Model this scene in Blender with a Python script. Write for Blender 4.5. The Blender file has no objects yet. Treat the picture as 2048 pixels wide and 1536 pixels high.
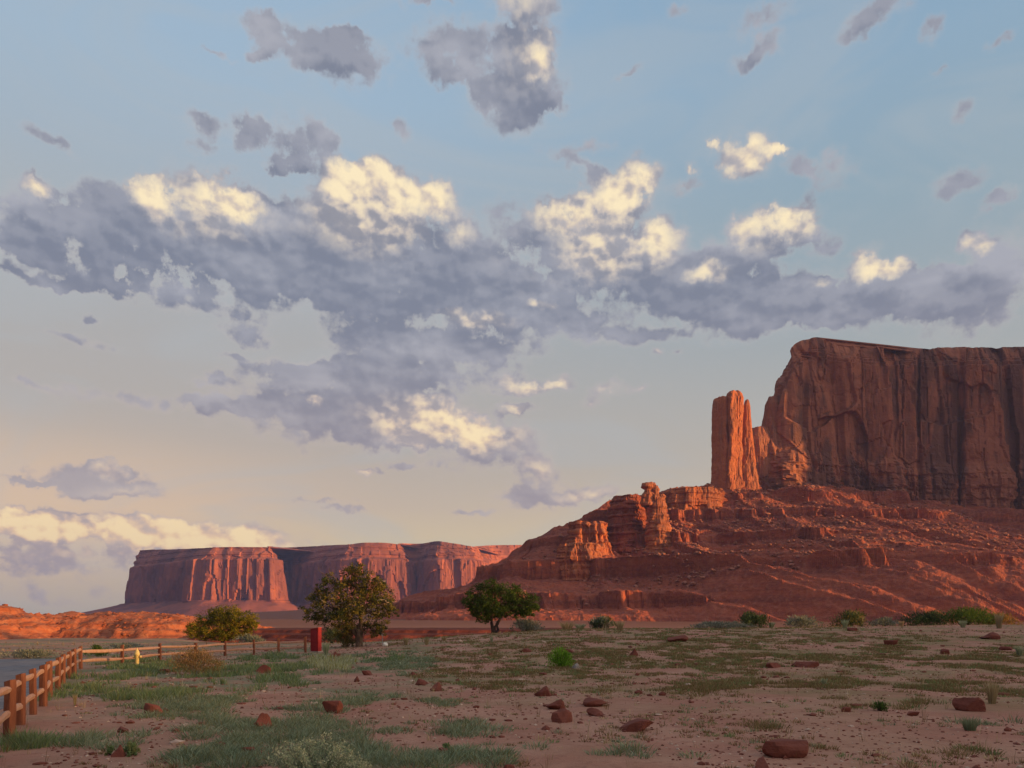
import bpy, bmesh, math, random
import numpy as np
from mathutils import Vector, Matrix, Euler
S = bpy.context.scene
COL = S.collection
R = math.radians
# ------------------------------------------------------------------ camera
CAMZ = 2.2
F = 1538.0; HOR = 1250.0               # focal length and horizon row of the 2048 px wide photograph
cd = bpy.data.cameras.new('camera'); cam = bpy.data.objects.new('camera', cd); COL.objects.link(cam)
cam.location = (0, 0, CAMZ); cam.rotation_euler = (R(90), 0, 0)
cd.sensor_width = 36; cd.lens = F / 2048 * 36; cd.shift_y = (HOR - 768) / 2048
cd.clip_start = 0.1; cd.clip_end = 60000
S.camera = cam
# ------------------------------------------------------------------ light
SUN_AZ, SUN_EL = 109.0, 4.6            # degrees clockwise from the view direction; elevation
sd = Vector((math.sin(R(SUN_AZ)) * math.cos(R(SUN_EL)), math.cos(R(SUN_AZ)) * math.cos(R(SUN_EL)), math.sin(R(SUN_EL))))
ld = bpy.data.lights.new('sun', 'SUN'); ld.energy = 5.0; ld.angle = R(0.6); ld.color = (1.0, 0.54, 0.17)
lo = bpy.data.objects.new('sun', ld); COL.objects.link(lo); lo.rotation_euler = sd.to_track_quat('Z', 'Y').to_euler()
lo.location = (0, 0, 900)
S.view_settings.view_transform = 'Standard'; S.view_settings.look = 'None'
S.view_settings.exposure = 0.90; S.view_settings.gamma = 1.0
S.cycles.use_denoising = True
S.cycles.max_bounces = 5; S.cycles.diffuse_bounces = 2; S.cycles.transparent_max_bounces = 4
S.cycles.volume_bounces = 0
S.cycles.sample_clamp_indirect = 4

# ------------------------------------------------------------------ node helper
class NT:
    def __init__(s, nt): s.t = nt; nt.nodes.clear()
    def n(s, typ, **kw):
        nd = s.t.nodes.new(typ)
        for k, v in kw.items():
            if k == 'inp':
                for i, x in v.items():
                    if isinstance(x, bpy.types.NodeSocket): s.t.links.new(x, nd.inputs[i])
                    else: nd.inputs[i].default_value = x
            else: setattr(nd, k, v)
        return nd
    def m(s, op, a, b=None, c=None, clamp=False):
        nd = s.n('ShaderNodeMath', operation=op, use_clamp=clamp)
        for i, x in enumerate((a, b, c)):
            if x is None: continue
            if isinstance(x, (int, float)): nd.inputs[i].default_value = x
            else: s.t.links.new(x, nd.inputs[i])
        return nd.outputs[0]
    def vm(s, op, a, b=None, sc=None):
        nd = s.n('ShaderNodeVectorMath', operation=op)
        for i, x in ((0, a), (1, b), (3, sc)):
            if x is None: continue
            if isinstance(x, bpy.types.NodeSocket): s.t.links.new(x, nd.inputs[i])
            else: nd.inputs[i].default_value = x
        return nd.outputs[0]
    def mix(s, f, a, b, mode='MIX'):
        nd = s.n('ShaderNodeMix', data_type='RGBA', blend_type=mode)
        for i, x in ((0, f), (6, a), (7, b)):
            if isinstance(x, bpy.types.NodeSocket): s.t.links.new(x, nd.inputs[i])
            else: nd.inputs[i].default_value = x if i == 0 else (tuple(x) + (1,) if len(x) == 3 else x)
        return nd.outputs[2]
    def rng(s, v, a, b, c=0.0, d=1.0, smooth=True):
        nd = s.n('ShaderNodeMapRange', interpolation_type='SMOOTHSTEP' if smooth else 'LINEAR')
        s.t.links.new(v, nd.inputs[0])
        for i, x in ((1, a), (2, b), (3, c), (4, d)): nd.inputs[i].default_value = x
        return nd.outputs[0]
    def noise(s, vec, scale, detail=4, rough=.55, dist=0.0, col=False, dim='3D'):
        nd = s.n('ShaderNodeTexNoise', noise_dimensions=dim, inp={'Scale': scale, 'Detail': detail, 'Roughness': rough, 'Distortion': dist})
        if vec is not None: s.t.links.new(vec, nd.inputs['Vector'])
        return nd.outputs['Color' if col else 'Fac']
    def ramp(s, v, stops, interp='LINEAR'):
        nd = s.n('ShaderNodeValToRGB'); cr = nd.color_ramp; cr.interpolation = interp
        while len(cr.elements) < len(stops): cr.elements.new(0.5)
        for e, (p, c) in zip(cr.elements, stops): e.position = p; e.color = tuple(c) + (1,)
        s.t.links.new(v, nd.inputs[0]); return nd.outputs[0]

def deg_dir(px, py):
    az = math.atan((px - 1024) / F); return math.degrees(az), math.degrees(math.atan((HOR - py) / F * math.cos(az)))

# ------------------------------------------------------------------ sky: Nishita + veil + cumulus fields laid out by compass direction
# (x, y, half width, half height, tilt, weight, warm)
CL = [(690,118,105,62,0,1.2,0),(690,66,34,20,0,.8,0),(625,110,40,36,0,.8,0),(535,72,50,42,20,.95,0),(500,28,42,24,0,.6,0),(430,100,36,9,0,.6,0),(508,104,26,14,0,.7,0),
(905,85,92,50,0,1.15,0),(885,150,36,28,0,.7,0),(935,150,30,30,0,.5,0),(1052,55,72,74,0,1.4,.45),(1045,-10,70,45,0,1.1,.4),(1045,155,90,66,0,1.4,.4),(1090,120,34,36,0,.9,.8),(1030,228,50,46,0,.9,0),(1100,207,32,18,0,.8,0),(972,190,34,30,0,.7,0),
(860,-2,62,14,0,.8,0),(100,292,62,15,-18,.75,0),(400,252,46,20,0,.85,0),(397,292,36,18,0,.65,0),(495,262,38,40,0,.9,0),(582,292,88,50,0,1.1,0),(570,333,40,20,0,.8,0),(650,285,30,22,0,.7,0),(810,265,20,20,0,.55,0),
(1530,30,60,34,0,.6,0),(1512,105,58,24,8,.9,0),(1350,34,26,18,0,.5,0),(1700,65,38,24,0,.75,0),(1762,15,60,34,0,.62,0),(1860,55,30,24,0,.7,0),(2005,65,34,14,12,.6,0),(1880,130,24,9,0,.6,0),(1920,220,26,22,0,.5,0),(1252,150,34,9,20,.45,0),
(1500,304,72,50,0,1.5,1.2),(1562,286,24,20,0,.9,1),(1430,284,14,16,0,.7,.8),(1612,322,36,32,0,.68,0),(1668,332,52,46,0,.7,0),(1915,368,52,32,0,.7,0),(1998,396,46,15,8,.8,0),
(1178,350,72,20,-22,.85,0),(1266,368,54,52,0,1.2,1.1),(1240,400,50,40,0,.8,.6),(1386,342,18,18,0,.55,.9),(1378,376,36,14,0,.55,.4),(1160,300,90,20,0,.35,.3),
(55,440,105,66,0,1.15,0),(75,374,34,20,0,.8,1),(20,490,80,30,0,.8,0),(240,470,110,80,0,1.2,0),(400,410,115,70,0,1.5,.95),(308,392,38,36,0,1,1),(470,382,58,42,0,1.2,1.1),(370,480,200,66,0,1.3,.05),(510,430,90,50,0,1,.15),
(240,540,110,38,0,1,0),(60,546,90,13,0,.8,0),(170,556,80,22,0,.8,0),(350,588,90,36,0,.9,0),(560,510,160,70,0,1.1,0),(570,575,180,50,0,1.0,0),(480,636,70,20,0,.75,0),(490,672,70,15,0,.75,0),
(742,395,125,64,0,1.6,1.05),(700,370,50,36,0,1,1),(770,365,50,38,0,1.1,1.1),(872,394,52,32,0,1,.9),(700,450,130,50,0,1.1,.5),(760,500,150,70,0,1.1,.25),(830,550,210,72,0,1.25,0),(700,592,80,26,0,.9,0),(850,610,130,26,0,.9,0),
(920,452,40,34,0,.8,.6),(1080,500,150,95,0,1.4,.35),(1118,425,56,38,0,1.2,.9),(1190,430,60,56,0,1.2,.9),(1312,470,58,48,0,1.2,1),(1190,500,70,60,0,1.1,.8),(1270,530,130,60,0,1.2,.35),(1060,590,150,36,0,1.0,.1),
(1400,570,130,52,0,.95,.12),(1430,605,150,46,0,.95,0),(1490,500,70,55,0,.85,.25),(1510,444,56,34,0,1,.9),(1597,440,54,42,0,1.15,1.1),(1560,480,60,30,0,.8,.4),(1650,482,42,28,0,.6,0),(1420,548,50,18,0,.7,.8),
(1620,600,160,62,0,.95,0),(1770,600,140,52,0,.95,0),(1735,515,36,32,0,1,1),(1780,532,40,22,0,.9,1),(1750,560,70,30,0,.8,.2),(1560,642,180,30,0,.95,0),(1985,512,100,62,0,.7,.12),(1940,488,34,20,0,.8,.85),(1960,610,140,60,0,.8,0),(1640,565,30,16,0,.6,.5),(1860,590,90,40,0,.85,0),
(955,640,75,20,0,.9,1),(1080,610,30,10,0,.7,.9),(1120,640,140,30,0,.95,0),(960,692,120,32,0,.95,0),(750,660,90,58,0,.9,0),(1250,672,100,20,0,.85,0),(830,712,140,52,0,1,0),(620,742,130,22,0,.85,0),(800,762,170,28,0,.75,0),(430,766,42,14,0,.7,0),(165,682,66,11,0,.65,0),(190,632,24,11,0,.6,0),(80,775,60,8,0,.4,0),(470,714,40,9,15,.5,0),
(400,806,250,19,3,.8,0),(640,790,170,52,0,.72,0),(690,852,210,40,0,.85,0),(800,832,120,54,0,1.1,.75),(885,846,110,44,0,1.1,1),(985,868,80,36,0,1,.8),(950,905,150,44,0,.62,.15),(630,803,13,12,0,.7,1),
(1025,758,52,30,0,.7,.6),(1065,772,36,18,0,.7,.7),(1115,766,26,17,0,.75,.8),(1022,812,26,14,0,.65,.7),(1050,818,24,12,0,.6,.7),(1215,777,50,18,0,.75,.6),(1176,806,32,14,0,.55,.5),(1310,710,14,9,0,.45,.6),(1355,712,16,9,0,.45,.5),(1280,770,22,10,0,.4,.4),
(735,940,34,9,0,.75,.8),(810,926,56,9,0,.45,0),(1070,938,50,30,0,.65,.55),(1110,985,100,30,0,.65,.2),(1180,988,80,18,10,.6,.6),(1040,1000,60,20,0,.4,.1),
(945,1020,70,6,0,.6,0),(690,1021,70,9,0,.65,0),(650,1004,80,6,0,.45,0),(170,956,130,30,0,1.05,0),(215,940,48,20,0,1,.9),(50,962,80,7,0,.6,0),(240,985,110,15,0,.6,.45),
(25,1018,30,14,0,.9,1),(190,1062,330,40,0,1.5,1.3),(430,1080,190,28,0,1.3,1.1),(60,1050,140,30,0,1.1,1),(300,1045,60,16,0,.8,.9),(80,1030,90,7,0,.7,0),(120,1120,280,24,0,.6,.5),(80,1180,200,40,0,.35,.2)]

world = bpy.data.worlds.new('World'); S.world = world; world.use_nodes = True
W = NT(world.node_tree)
tc = W.n('ShaderNodeTexCoord').outputs['Generated']
sep = W.n('ShaderNodeSeparateXYZ', inp={0: tc})
az = W.m('MULTIPLY', W.m('ARCTAN2', sep.outputs[0], sep.outputs[1]), 57.29578)
el = W.m('MULTIPLY', W.m('ARCSINE', sep.outputs[2]), 57.29578)
vec = W.n('ShaderNodeCombineXYZ', inp={0: az, 1: el}).outputs[0]
nish = W.n('ShaderNodeTexSky', sky_type='NISHITA', sun_disc=False, sun_elevation=R(SUN_EL), sun_rotation=R(SUN_AZ), altitude=1600, air_density=1.0, dust_density=1.5, ozone_density=1.5).outputs[0]
K = 10.0    # the Background strength is 0.1
def k(c): return tuple(x * K for x in c)
eln = W.m('DIVIDE', el, 45.0, clamp=True)
veil = W.ramp(eln, [(0, (.52,.46,.42)), (.075, (.70,.54,.37)), (.13, (.80,.62,.38)), (.19, (.66,.52,.40)), (.28, (.54,.47,.41)), (.42, (.49,.475,.46)), (.58, (.45,.505,.55)), (.75, (.40,.54,.68)), (.9, (.38,.53,.69)), (1, (.30,.46,.65))])
veil_r = W.ramp(eln, [(0, (.62,.50,.36)), (.15, (.78,.62,.41)), (.24, (.60,.53,.44)), (.42, (.42,.46,.475)), (.6, (.33,.45,.53)), (.76, (.31,.46,.60)), (.9, (.24,.42,.61)), (1, (.19,.36,.57))])
pe = W.m('MULTIPLY', W.rng(az, -6, -30), W.m('MULTIPLY', W.rng(el, 1, 6), W.rng(el, 15, 7)))
side = W.rng(az, -22, 30)
veil = W.mix(side, veil, veil_r)
veil = W.mix(W.m('MULTIPLY', pe, .8), veil, (.86,.60,.40))
# faint high streaks
st = W.noise(W.vm('MULTIPLY', vec, (.05, .16, 1)), 1.0, 3, .55, 1.2, dim='2D')
veil = W.mix(W.rng(st, .42, .72, 0, .32), veil, (.50, .54, .57))
veil = W.vm('SCALE', veil, sc=K)
base = W.mix(.14, veil, nish)
# brighter, warmer sky around the sun (outside the photograph, behind the right shoulder)
sdot = W.n('ShaderNodeVectorMath', operation='DOT_PRODUCT', inp={0: tc, 1: tuple(sd)}).outputs['Value']
glow = W.m('MULTIPLY', W.rng(sdot, .35, 1.0, smooth=False), W.rng(sdot, .35, 1.0, smooth=False))
base = W.mix(1.0, base, W.vm('SCALE', W.vm('MULTIPLY', W.n('ShaderNodeCombineXYZ', inp={0: glow, 1: glow, 2: glow}).outputs[0], (1.7, 1.2, .75)), sc=K), 'ADD')
back = W.m('MULTIPLY', W.rng(W.m('ABSOLUTE', az), 62, 115), W.rng(sdot, .55, .1))       # unseen sky behind the camera darkened to cut fill on camera-facing faces
base = W.mix(W.m('MULTIPLY', back, .74), base, k((.10, .085, .12)))
base = W.mix(W.rng(el, 48, 75), base, k((.80, .84, .92)))  # overhead sky out of view brightened to add light on the ground
# billow noise at the point itself, and smoother noise for shading towards the light (up and to the right)
warp = W.noise(vec, .16, 2, .6, col=True, dim='2D')
warp = W.vm('SCALE', W.vm('SUBTRACT', warp, (.5, .5, .5)), sc=1.9)
sq = W.vm('MULTIPLY', vec, (1, 1.35, 1))
vor = W.n('ShaderNodeTexVoronoi', feature='F1', voronoi_dimensions='2D', inp={'Vector': W.vm('ADD', sq, W.vm('SCALE', warp, sc=.4)), 'Scale': .6, 'Detail': 1.6, 'Roughness': .5}).outputs['Distance']
vor1 = W.n('ShaderNodeTexVoronoi', feature='F1', voronoi_dimensions='2D', inp={'Vector': W.vm('ADD', W.vm('ADD', sq, (.30, .55, 0)), W.vm('SCALE', warp, sc=.4)), 'Scale': .6, 'Detail': 1.6, 'Roughness': .5}).outputs['Distance']
amt0 = W.m('ADD', W.m('MULTIPLY', W.m('SUBTRACT', W.noise(sq, .50, 7, .64, dim='2D'), .5), 1.7), W.m('MULTIPLY', W.m('SUBTRACT', .40, vor), .55))
s0 = W.noise(sq, .40, 4, .58, dim='2D')
s1 = W.noise(W.vm('MULTIPLY', W.vm('ADD', vec, (.35, .6, 0)), (1, 1.35, 1)), .40, 4, .58, dim='2D')
patch = W.noise(W.vm('MULTIPLY', vec, (.6, 1.3, 1)), .22, 3, .6, dim='2D')
grad = W.m('ADD', W.m('MULTIPLY', W.m('SUBTRACT', s0, s1), 1.3), W.m('MULTIPLY', W.m('SUBTRACT', vor1, vor), .75))
warp2 = W.vm('SCALE', W.vm('SUBTRACT', W.noise(vec, .75, 4, .62, col=True, dim='2D'), (.5, .5, .5)), sc=1.25)
v0o = W.vm('ADD', W.vm('ADD', vec, warp), warp2); v2o = W.vm('ADD', v0o, (.6, 1.9, 0))
lowk = W.rng(el, 3, 24, 0, 1)
BLOB = []
for (x, y, rx, ry, rot, s_, w_) in CL:
    a, e = deg_dir(x, y); a1, _ = deg_dir(x + rx, y); _, e1 = deg_dir(x, y - ry)
    BLOB.append((a, e, abs(a1 - a) * 1.42, abs(e1 - e) * 1.45, rot, min(1.28, .30 + 1.08 * s_), w_))
def group(name, ins, outs):
    g = bpy.data.node_groups.new(name, 'ShaderNodeTree')
    for n_, t_ in ins: g.interface.new_socket(n_, in_out='INPUT', socket_type='NodeSocket' + t_)
    for n_, t_ in outs: g.interface.new_socket(n_, in_out='OUTPUT', socket_type='NodeSocket' + t_)
    T = NT(g); return g, T, T.n('NodeGroupInput').outputs, T.n('NodeGroupOutput').inputs
# colour and cover of a cloud from its fields
gs, T, I, O = group('cloud_shade', [('base', 'Color'), ('low', 'Float'), ('mass', 'Float'), ('mass up', 'Float'), ('warm', 'Float'), ('amt', 'Float'), ('grad', 'Float'), ('patch', 'Float')], [('c', 'Color')])
dark = T.mix(I[1], (.40,.34,.36), (.212,.238,.312))
midc = T.mix(I[1], (.54,.46,.43), (.40,.415,.475))
pale = T.mix(I[1], (.74,.54,.41), (.66,.58,.52))
d0 = T.m('ADD', T.m('MINIMUM', I[2], 1.15), T.m('MULTIPLY', T.m('MULTIPLY', I[5], T.m('MULTIPLY_ADD', T.m('MINIMUM', I[2], 1.0), -.35, 1.0)), T.m('MINIMUM', T.m('MULTIPLY_ADD', I[2], 1.5, .05), 1.0)))
nearw = T.rng(I[4], .15, .9)
alpha = T.rng(d0, .20, .70); T.t.links.new(T.m('MULTIPLY_ADD', nearw, -.14, .70), alpha.node.inputs[2])
soft = T.rng(T.m('ADD', I[2], T.m('MULTIPLY', I[5], .35)), -.02, .85, 0, .55)
dm = T.m('MULTIPLY', T.m('SUBTRACT', T.m('MINIMUM', I[2], 1.3), T.m('MINIMUM', I[3], 1.3)), .35)
rim = T.rng(T.m('ADD', dm, I[6]), -.30, .46)
top = T.rng(I[3], .25, 1.2, 1, 0)
near = T.rng(I[4], .0, .9)                       # nearness to a sunlit head
lit = T.m('MULTIPLY', T.m('MULTIPLY_ADD', rim, .62, T.m('MULTIPLY', top, .55)), T.m('MULTIPLY_ADD', near, .55, .45), clamp=True)
c = T.mix(T.m('ADD', lit, T.rng(I[7], .42, .72, 0, .55), clamp=True), dark, midc)
body = T.rng(I[4], .10, 1.05)
c = T.mix(T.m('MULTIPLY', body, T.m('MULTIPLY_ADD', rim, .75, .25)), c, pale)
wf = T.m('MULTIPLY', T.rng(I[4], .15, 1.25), T.m('MULTIPLY_ADD', rim, .95, T.m('MULTIPLY_ADD', top, .40, -.15)), clamp=True)
c = T.mix(wf, c, T.mix(T.rng(T.m('ADD', dm, I[6]), -.12, .62), T.mix(I[1], (.84,.56,.36), (.72,.59,.48)), T.mix(I[1], (1.0,.76,.44), (1.0,.84,.56))))
veilc = T.vm('SCALE', T.mix(.5, midc, pale), sc=K)
under = T.mix(soft, I[0], veilc)
T.t.links.new(T.mix(alpha, under, T.vm('SCALE', c, sc=K)), O[0])
def tile(a0, a1, e0, e1):
    sub = [b for b in BLOB if b[0] + b[2] > a0 - 1.2 and b[0] - b[2] < a1 + 1.9 and b[1] + max(b[3], b[2] * abs(math.sin(R(b[4])))) > e0 - 1.2 and b[1] - max(b[3], b[2] * abs(math.sin(R(b[4])))) < e1 + 3.2]
    if not sub:
        return W.n('ShaderNodeBackground', inp={'Color': base, 'Strength': .0537}).outputs[0]
    ga, T, I, O = group('cloud_mass', [('v', 'Vector')], [('m', 'Float'), ('w', 'Float')])
    ac = wa = None
    for (a, e, sx, sy, rot, s_, w_) in sub:
        mp = T.n('ShaderNodeMapping', vector_type='TEXTURE', inp={'Vector': I[0], 'Location': (a, e, 0), 'Rotation': (0, 0, R(rot)), 'Scale': (sx, sy, 1)})
        gr = T.n('ShaderNodeTexGradient', gradient_type='SPHERICAL', inp={'Vector': mp.outputs[0]}).outputs['Fac']
        ac = T.m('MULTIPLY', gr, s_) if ac is None else T.m('MULTIPLY_ADD', gr, s_, ac)
        if w_ > 0: wa = T.m('MULTIPLY', gr, w_) if wa is None else T.m('MULTIPLY_ADD', gr, w_, wa)
    T.t.links.new(ac, O[0])
    if wa is not None: T.t.links.new(wa, O[1])
    m0 = W.n('ShaderNodeGroup', node_tree=ga, inp={0: v0o}).outputs
    m2 = W.n('ShaderNodeGroup', node_tree=ga, inp={0: v2o}).outputs
    cc = W.n('ShaderNodeGroup', node_tree=gs, inp={0: base, 1: lowk, 2: m0[0], 3: m2[0], 4: m0[1], 5: amt0, 6: grad, 7: patch}).outputs[0]
    return W.n('ShaderNodeBackground', inp={'Color': cc, 'Strength': .0537}).outputs[0]
def tree(a0, a1, e0, e1, na, ne):
    if na * ne == 1: return tile(a0, a1, e0, e1)
    if na >= ne:
        mm = a0 + (a1 - a0) * (na // 2) / na; f = W.m('GREATER_THAN', az, mm)
        A = tree(a0, mm, e0, e1, na // 2, ne); B = tree(mm, a1, e0, e1, na - na // 2, ne)
    else:
        mm = e0 + (e1 - e0) * (ne // 2) / ne; f = W.m('GREATER_THAN', el, mm)
        A = tree(a0, a1, e0, mm, na, ne // 2); B = tree(a0, a1, mm, e1, na, ne - ne // 2)
    return W.n('ShaderNodeMixShader', inp={0: f, 1: A, 2: B}).outputs[0]
cloudy = tree(-44, 44, 0, 44, 6, 5)
plain = W.n('ShaderNodeBackground', inp={'Color': base, 'Strength': .0537}).outputs[0]
inside = W.m('MULTIPLY', W.m('LESS_THAN', W.m('ABSOLUTE', az), 44), W.m('MULTIPLY', W.m('GREATER_THAN', el, 0), W.m('LESS_THAN', el, 44)))
W.t.links.new(W.n('ShaderNodeMixShader', inp={0: inside, 1: plain, 2: cloudy}).outputs[0], W.n('ShaderNodeOutputWorld').inputs[0])
world.cycles.sampling_method = 'MANUAL'; world.cycles.sample_map_resolution = 256

# ------------------------------------------------------------------ numpy noise
def _h(ix, iy, iz):
    h = (ix.astype(np.int64) * 374761393 + iy.astype(np.int64) * 668265263 + iz.astype(np.int64) * 2147483647 // 3) & 0xffffffff
    h = ((h ^ (h >> 13)) * 1274126177) & 0xffffffff
    h = ((h ^ (h >> 15)) * 2246822519) & 0xffffffff
    return ((h ^ (h >> 16)) & 0xffff) / 32767.5 - 1.0
def noise(x, y, z=0.0):
    x, y, z = np.broadcast_arrays(np.asarray(x, float), np.asarray(y, float), np.asarray(z, float))
    ix, iy, iz = np.floor(x), np.floor(y), np.floor(z)
    fx, fy, fz = x - ix, y - iy, z - iz
    u, v, w = fx * fx * (3 - 2 * fx), fy * fy * (3 - 2 * fy), fz * fz * (3 - 2 * fz)
    def L(a, b, t): return a + (b - a) * t
    r = [L(L(_h(ix, iy, iz + k_), _h(ix + 1, iy, iz + k_), u), L(_h(ix, iy + 1, iz + k_), _h(ix + 1, iy + 1, iz + k_), u), v) for k_ in (0, 1)]
    return L(r[0], r[1], w)
def fbm(x, y, z=0.0, o=4, g=.5):
    a = 1.0; s = 0; t = 0; x = np.asarray(x, float)
    for i in range(o):
        s = s + a * noise(x * 2 ** i + 17.3 * i, np.asarray(y) * 2 ** i + 5.1 * i, np.asarray(z) * 2 ** i + 9.7 * i); t += a; a *= g
    return s / t
def blocky(s, z, w, h, seed=0):
    """piecewise constant slabs about w wide and h tall with sharp, uneven joints"""
    s, z = np.broadcast_arrays(np.asarray(s, float), np.asarray(z, float))
    u = s / w + .35 * noise(s / w * 1.7 + seed, 3.1) + .16 * noise(z / h * 1.3, seed + 7.7); iu = np.floor(u)
    v = z / h + 2.0 * _h(iu, iu * 0 + seed, iu * 0 + 5); v = v + .3 * noise(s / w * 2.1, v); iv = np.floor(v)
    return _h(iu, iv, iu * 0 + seed + 11)
def ridged(x, y, z=0.0, o=3): return 1 - 2 * np.abs(fbm(x, y, z, o))
def sst(a, b, x):
    t = np.clip((np.asarray(x, float) - a) / (b - a), 0, 1); return t * t * (3 - 2 * t)

# ------------------------------------------------------------------ mesh and tag helpers
def tag(o, label=None, cat=None, group_=None, kind=None):
    if label: o['label'] = label
    if cat: o['category'] = cat
    if group_: o['group'] = group_
    if kind: o['kind'] = kind
    return o
def mesh(name, V, Fs, mat, parent=None, smooth=False, col=None):
    """V (n,3); Fs: array (m,3|4) or a list of such arrays; col: per-vertex colour array"""
    V = np.asarray(V, np.float32)
    if not isinstance(Fs, list): Fs = [Fs]
    Fs = [np.asarray(f, np.int32) for f in Fs if len(f)]
    me = bpy.data.meshes.new(name)
    me.vertices.add(len(V)); me.vertices.foreach_set('co', V.ravel())
    nl = sum(f.size for f in Fs); nf = sum(len(f) for f in Fs)
    me.loops.add(nl); me.polygons.add(nf)
    me.loops.foreach_set('vertex_index', np.concatenate([f.ravel() for f in Fs]))
    tot = np.concatenate([np.full(len(f), f.shape[1], np.int32) for f in Fs])
    me.polygons.foreach_set('loop_start', np.concatenate([[0], np.cumsum(tot)[:-1]]).astype(np.int32))
    me.polygons.foreach_set('loop_total', tot)
    me.update(calc_edges=True); me.validate()
    me.polygons.foreach_set('use_smooth', np.full(len(me.polygons), smooth))
    if col is not None:
        at = me.color_attributes.new('tint', 'FLOAT_COLOR', 'POINT')
        c4 = np.ones((len(V), 4), np.float32); c4[:, :3] = col; at.data.foreach_set('color', c4.ravel())
    me.materials.append(mat)
    o = bpy.data.objects.new(name, me); COL.objects.link(o)
    if parent: o.parent = parent
    return o
def empty(name, loc, **kw):
    o = bpy.data.objects.new(name, None); COL.objects.link(o); o.location = loc; o.empty_display_size = .2; return o
def grid_faces(nr, nc, wrap=False):
    r = np.arange(nr - 1)[:, None]; c = np.arange(nc if wrap else nc - 1)[None, :]; c2 = (c + 1) % nc
    return np.stack([r * nc + c, r * nc + c2, (r + 1) * nc + c2, (r + 1) * nc + c], -1).reshape(-1, 4)

# ------------------------------------------------------------------ materials
def material(name, rough=.95, spec=.15):
    m = bpy.data.materials.new(name); m.use_nodes = True; T = NT(m.node_tree)
    b = T.n('ShaderNodeBsdfPrincipled', inp={'Roughness': rough, 'Specular IOR Level': spec}); T.bsdf = b
    T.t.links.new(b.outputs[0], T.n('ShaderNodeOutputMaterial').inputs[0]); return m, T
def setc(T, c): T.t.links.new(c, T.bsdf.inputs['Base Color'])
def bump(T, h, strength, dist):
    T.t.links.new(T.n('ShaderNodeBump', inp={'Strength': strength, 'Distance': dist, 'Height': h}).outputs[0], T.bsdf.inputs['Normal'])
def pos(T): return T.n('ShaderNodeNewGeometry').outputs['Position']
def rock_mat(name, a, b, c, sc, varnish=None, streak=0, bumpd=1.0, strata=8.0):
    m, T = material(name); P = pos(T)
    big = T.noise(P, sc * .12, 4, .6); fine = T.noise(P, sc, 5, .65)
    z = T.n('ShaderNodeSeparateXYZ', inp={0: P}).outputs[2]
    lay = T.n('ShaderNodeCombineXYZ', inp={0: T.m('MULTIPLY', big, 3.0), 1: 0.0, 2: T.m('DIVIDE', z, strata)}).outputs[0]
    ln = T.noise(lay, 1.0, 5, .7)
    cc = T.mix(T.rng(ln, .35, .65), a, b)
    cc = T.mix(T.rng(fine, .42, .75, 0, .7), cc, c)
    if varnish:
        Pv = T.vm('MULTIPLY', P, (1, 1, .38))
        vn = T.noise(Pv, varnish[0], 4, .6, .6)
        cc = T.mix(T.rng(vn, .49, .55, 0, varnish[2]), cc, varnish[1])
        sn = T.noise(T.vm('MULTIPLY', P, (1, 1, .06)), streak, 4, .7)
        cc = T.mix(T.rng(sn, .50, .68, 0, .55), cc, varnish[1])
    setc(T, cc)
    h = T.m('ADD', T.m('MULTIPLY', fine, 1.0), T.m('MULTIPLY', ln, .8))
    bump(T, h, .8, bumpd); return m
M = {}
M['cliff'] = rock_mat('red_sandstone_cliff', (.30,.105,.058), (.33,.125,.075), (.20,.068,.045), .12, (.014, (.095,.046,.040), .75), .05, 3.0, 30)
M['spire'] = rock_mat('orange_sandstone', (0.3990,0.1140,0.0475), (0.4465,0.1472,0.0665), (0.3135,0.0855,0.0427), .15, (.03, (.25,.10,.06), .5), .09, 2.0, 16)
M['talus'] = rock_mat('red_shale', (.31,.074,.036), (.18,.045,.030), (.36,.12,.07), .22, None, 0, 2.0, 9)
M['far'] = rock_mat('distant_sandstone', (.29,.088,.052), (.33,.105,.062), (.21,.065,.045), .02, (.0045, (.14,.05,.045), .7), .012, 6.0, 60)
M['bank'] = rock_mat('dark_red_bank', (.10,.024,.017), (.15,.038,.026), (.06,.015,.012), 1.2, None, 0, .2, 1.0)
M['lowhill'] = rock_mat('orange_shale', (.33,.098,.048), (.20,.055,.032), (.38,.16,.09), .7, None, 0, .5, .9)
M['rock'] = rock_mat('red_boulder', (0.1530,0.0468,0.0342), (0.1890,0.0630,0.0450), (0.1080,0.0342,0.0252), 4.0, None, 0, .05, .4)

# soil
m, T = material('red_soil'); P = pos(T)
n1 = T.noise(P, .35, 5, .6); n2 = T.noise(P, 3.0, 5, .7); n3 = T.noise(P, 22.0, 3, .7)
cc = T.mix(T.rng(n1, .38, .64), (.33,.148,.102), (.40,.21,.145))
cc = T.mix(T.rng(n2, .50, .72, 0, .6), cc, (.20,.075,.052))
cc = T.mix(T.rng(n3, .60, .72, 0, .55), cc, (.42,.26,.19))
sepP = T.n('ShaderNodeSeparateXYZ', inp={0: P})
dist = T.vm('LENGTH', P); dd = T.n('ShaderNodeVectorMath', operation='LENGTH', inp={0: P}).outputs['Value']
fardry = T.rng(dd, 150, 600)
cc = T.mix(fardry, cc, (.20,.066,.040))
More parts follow.
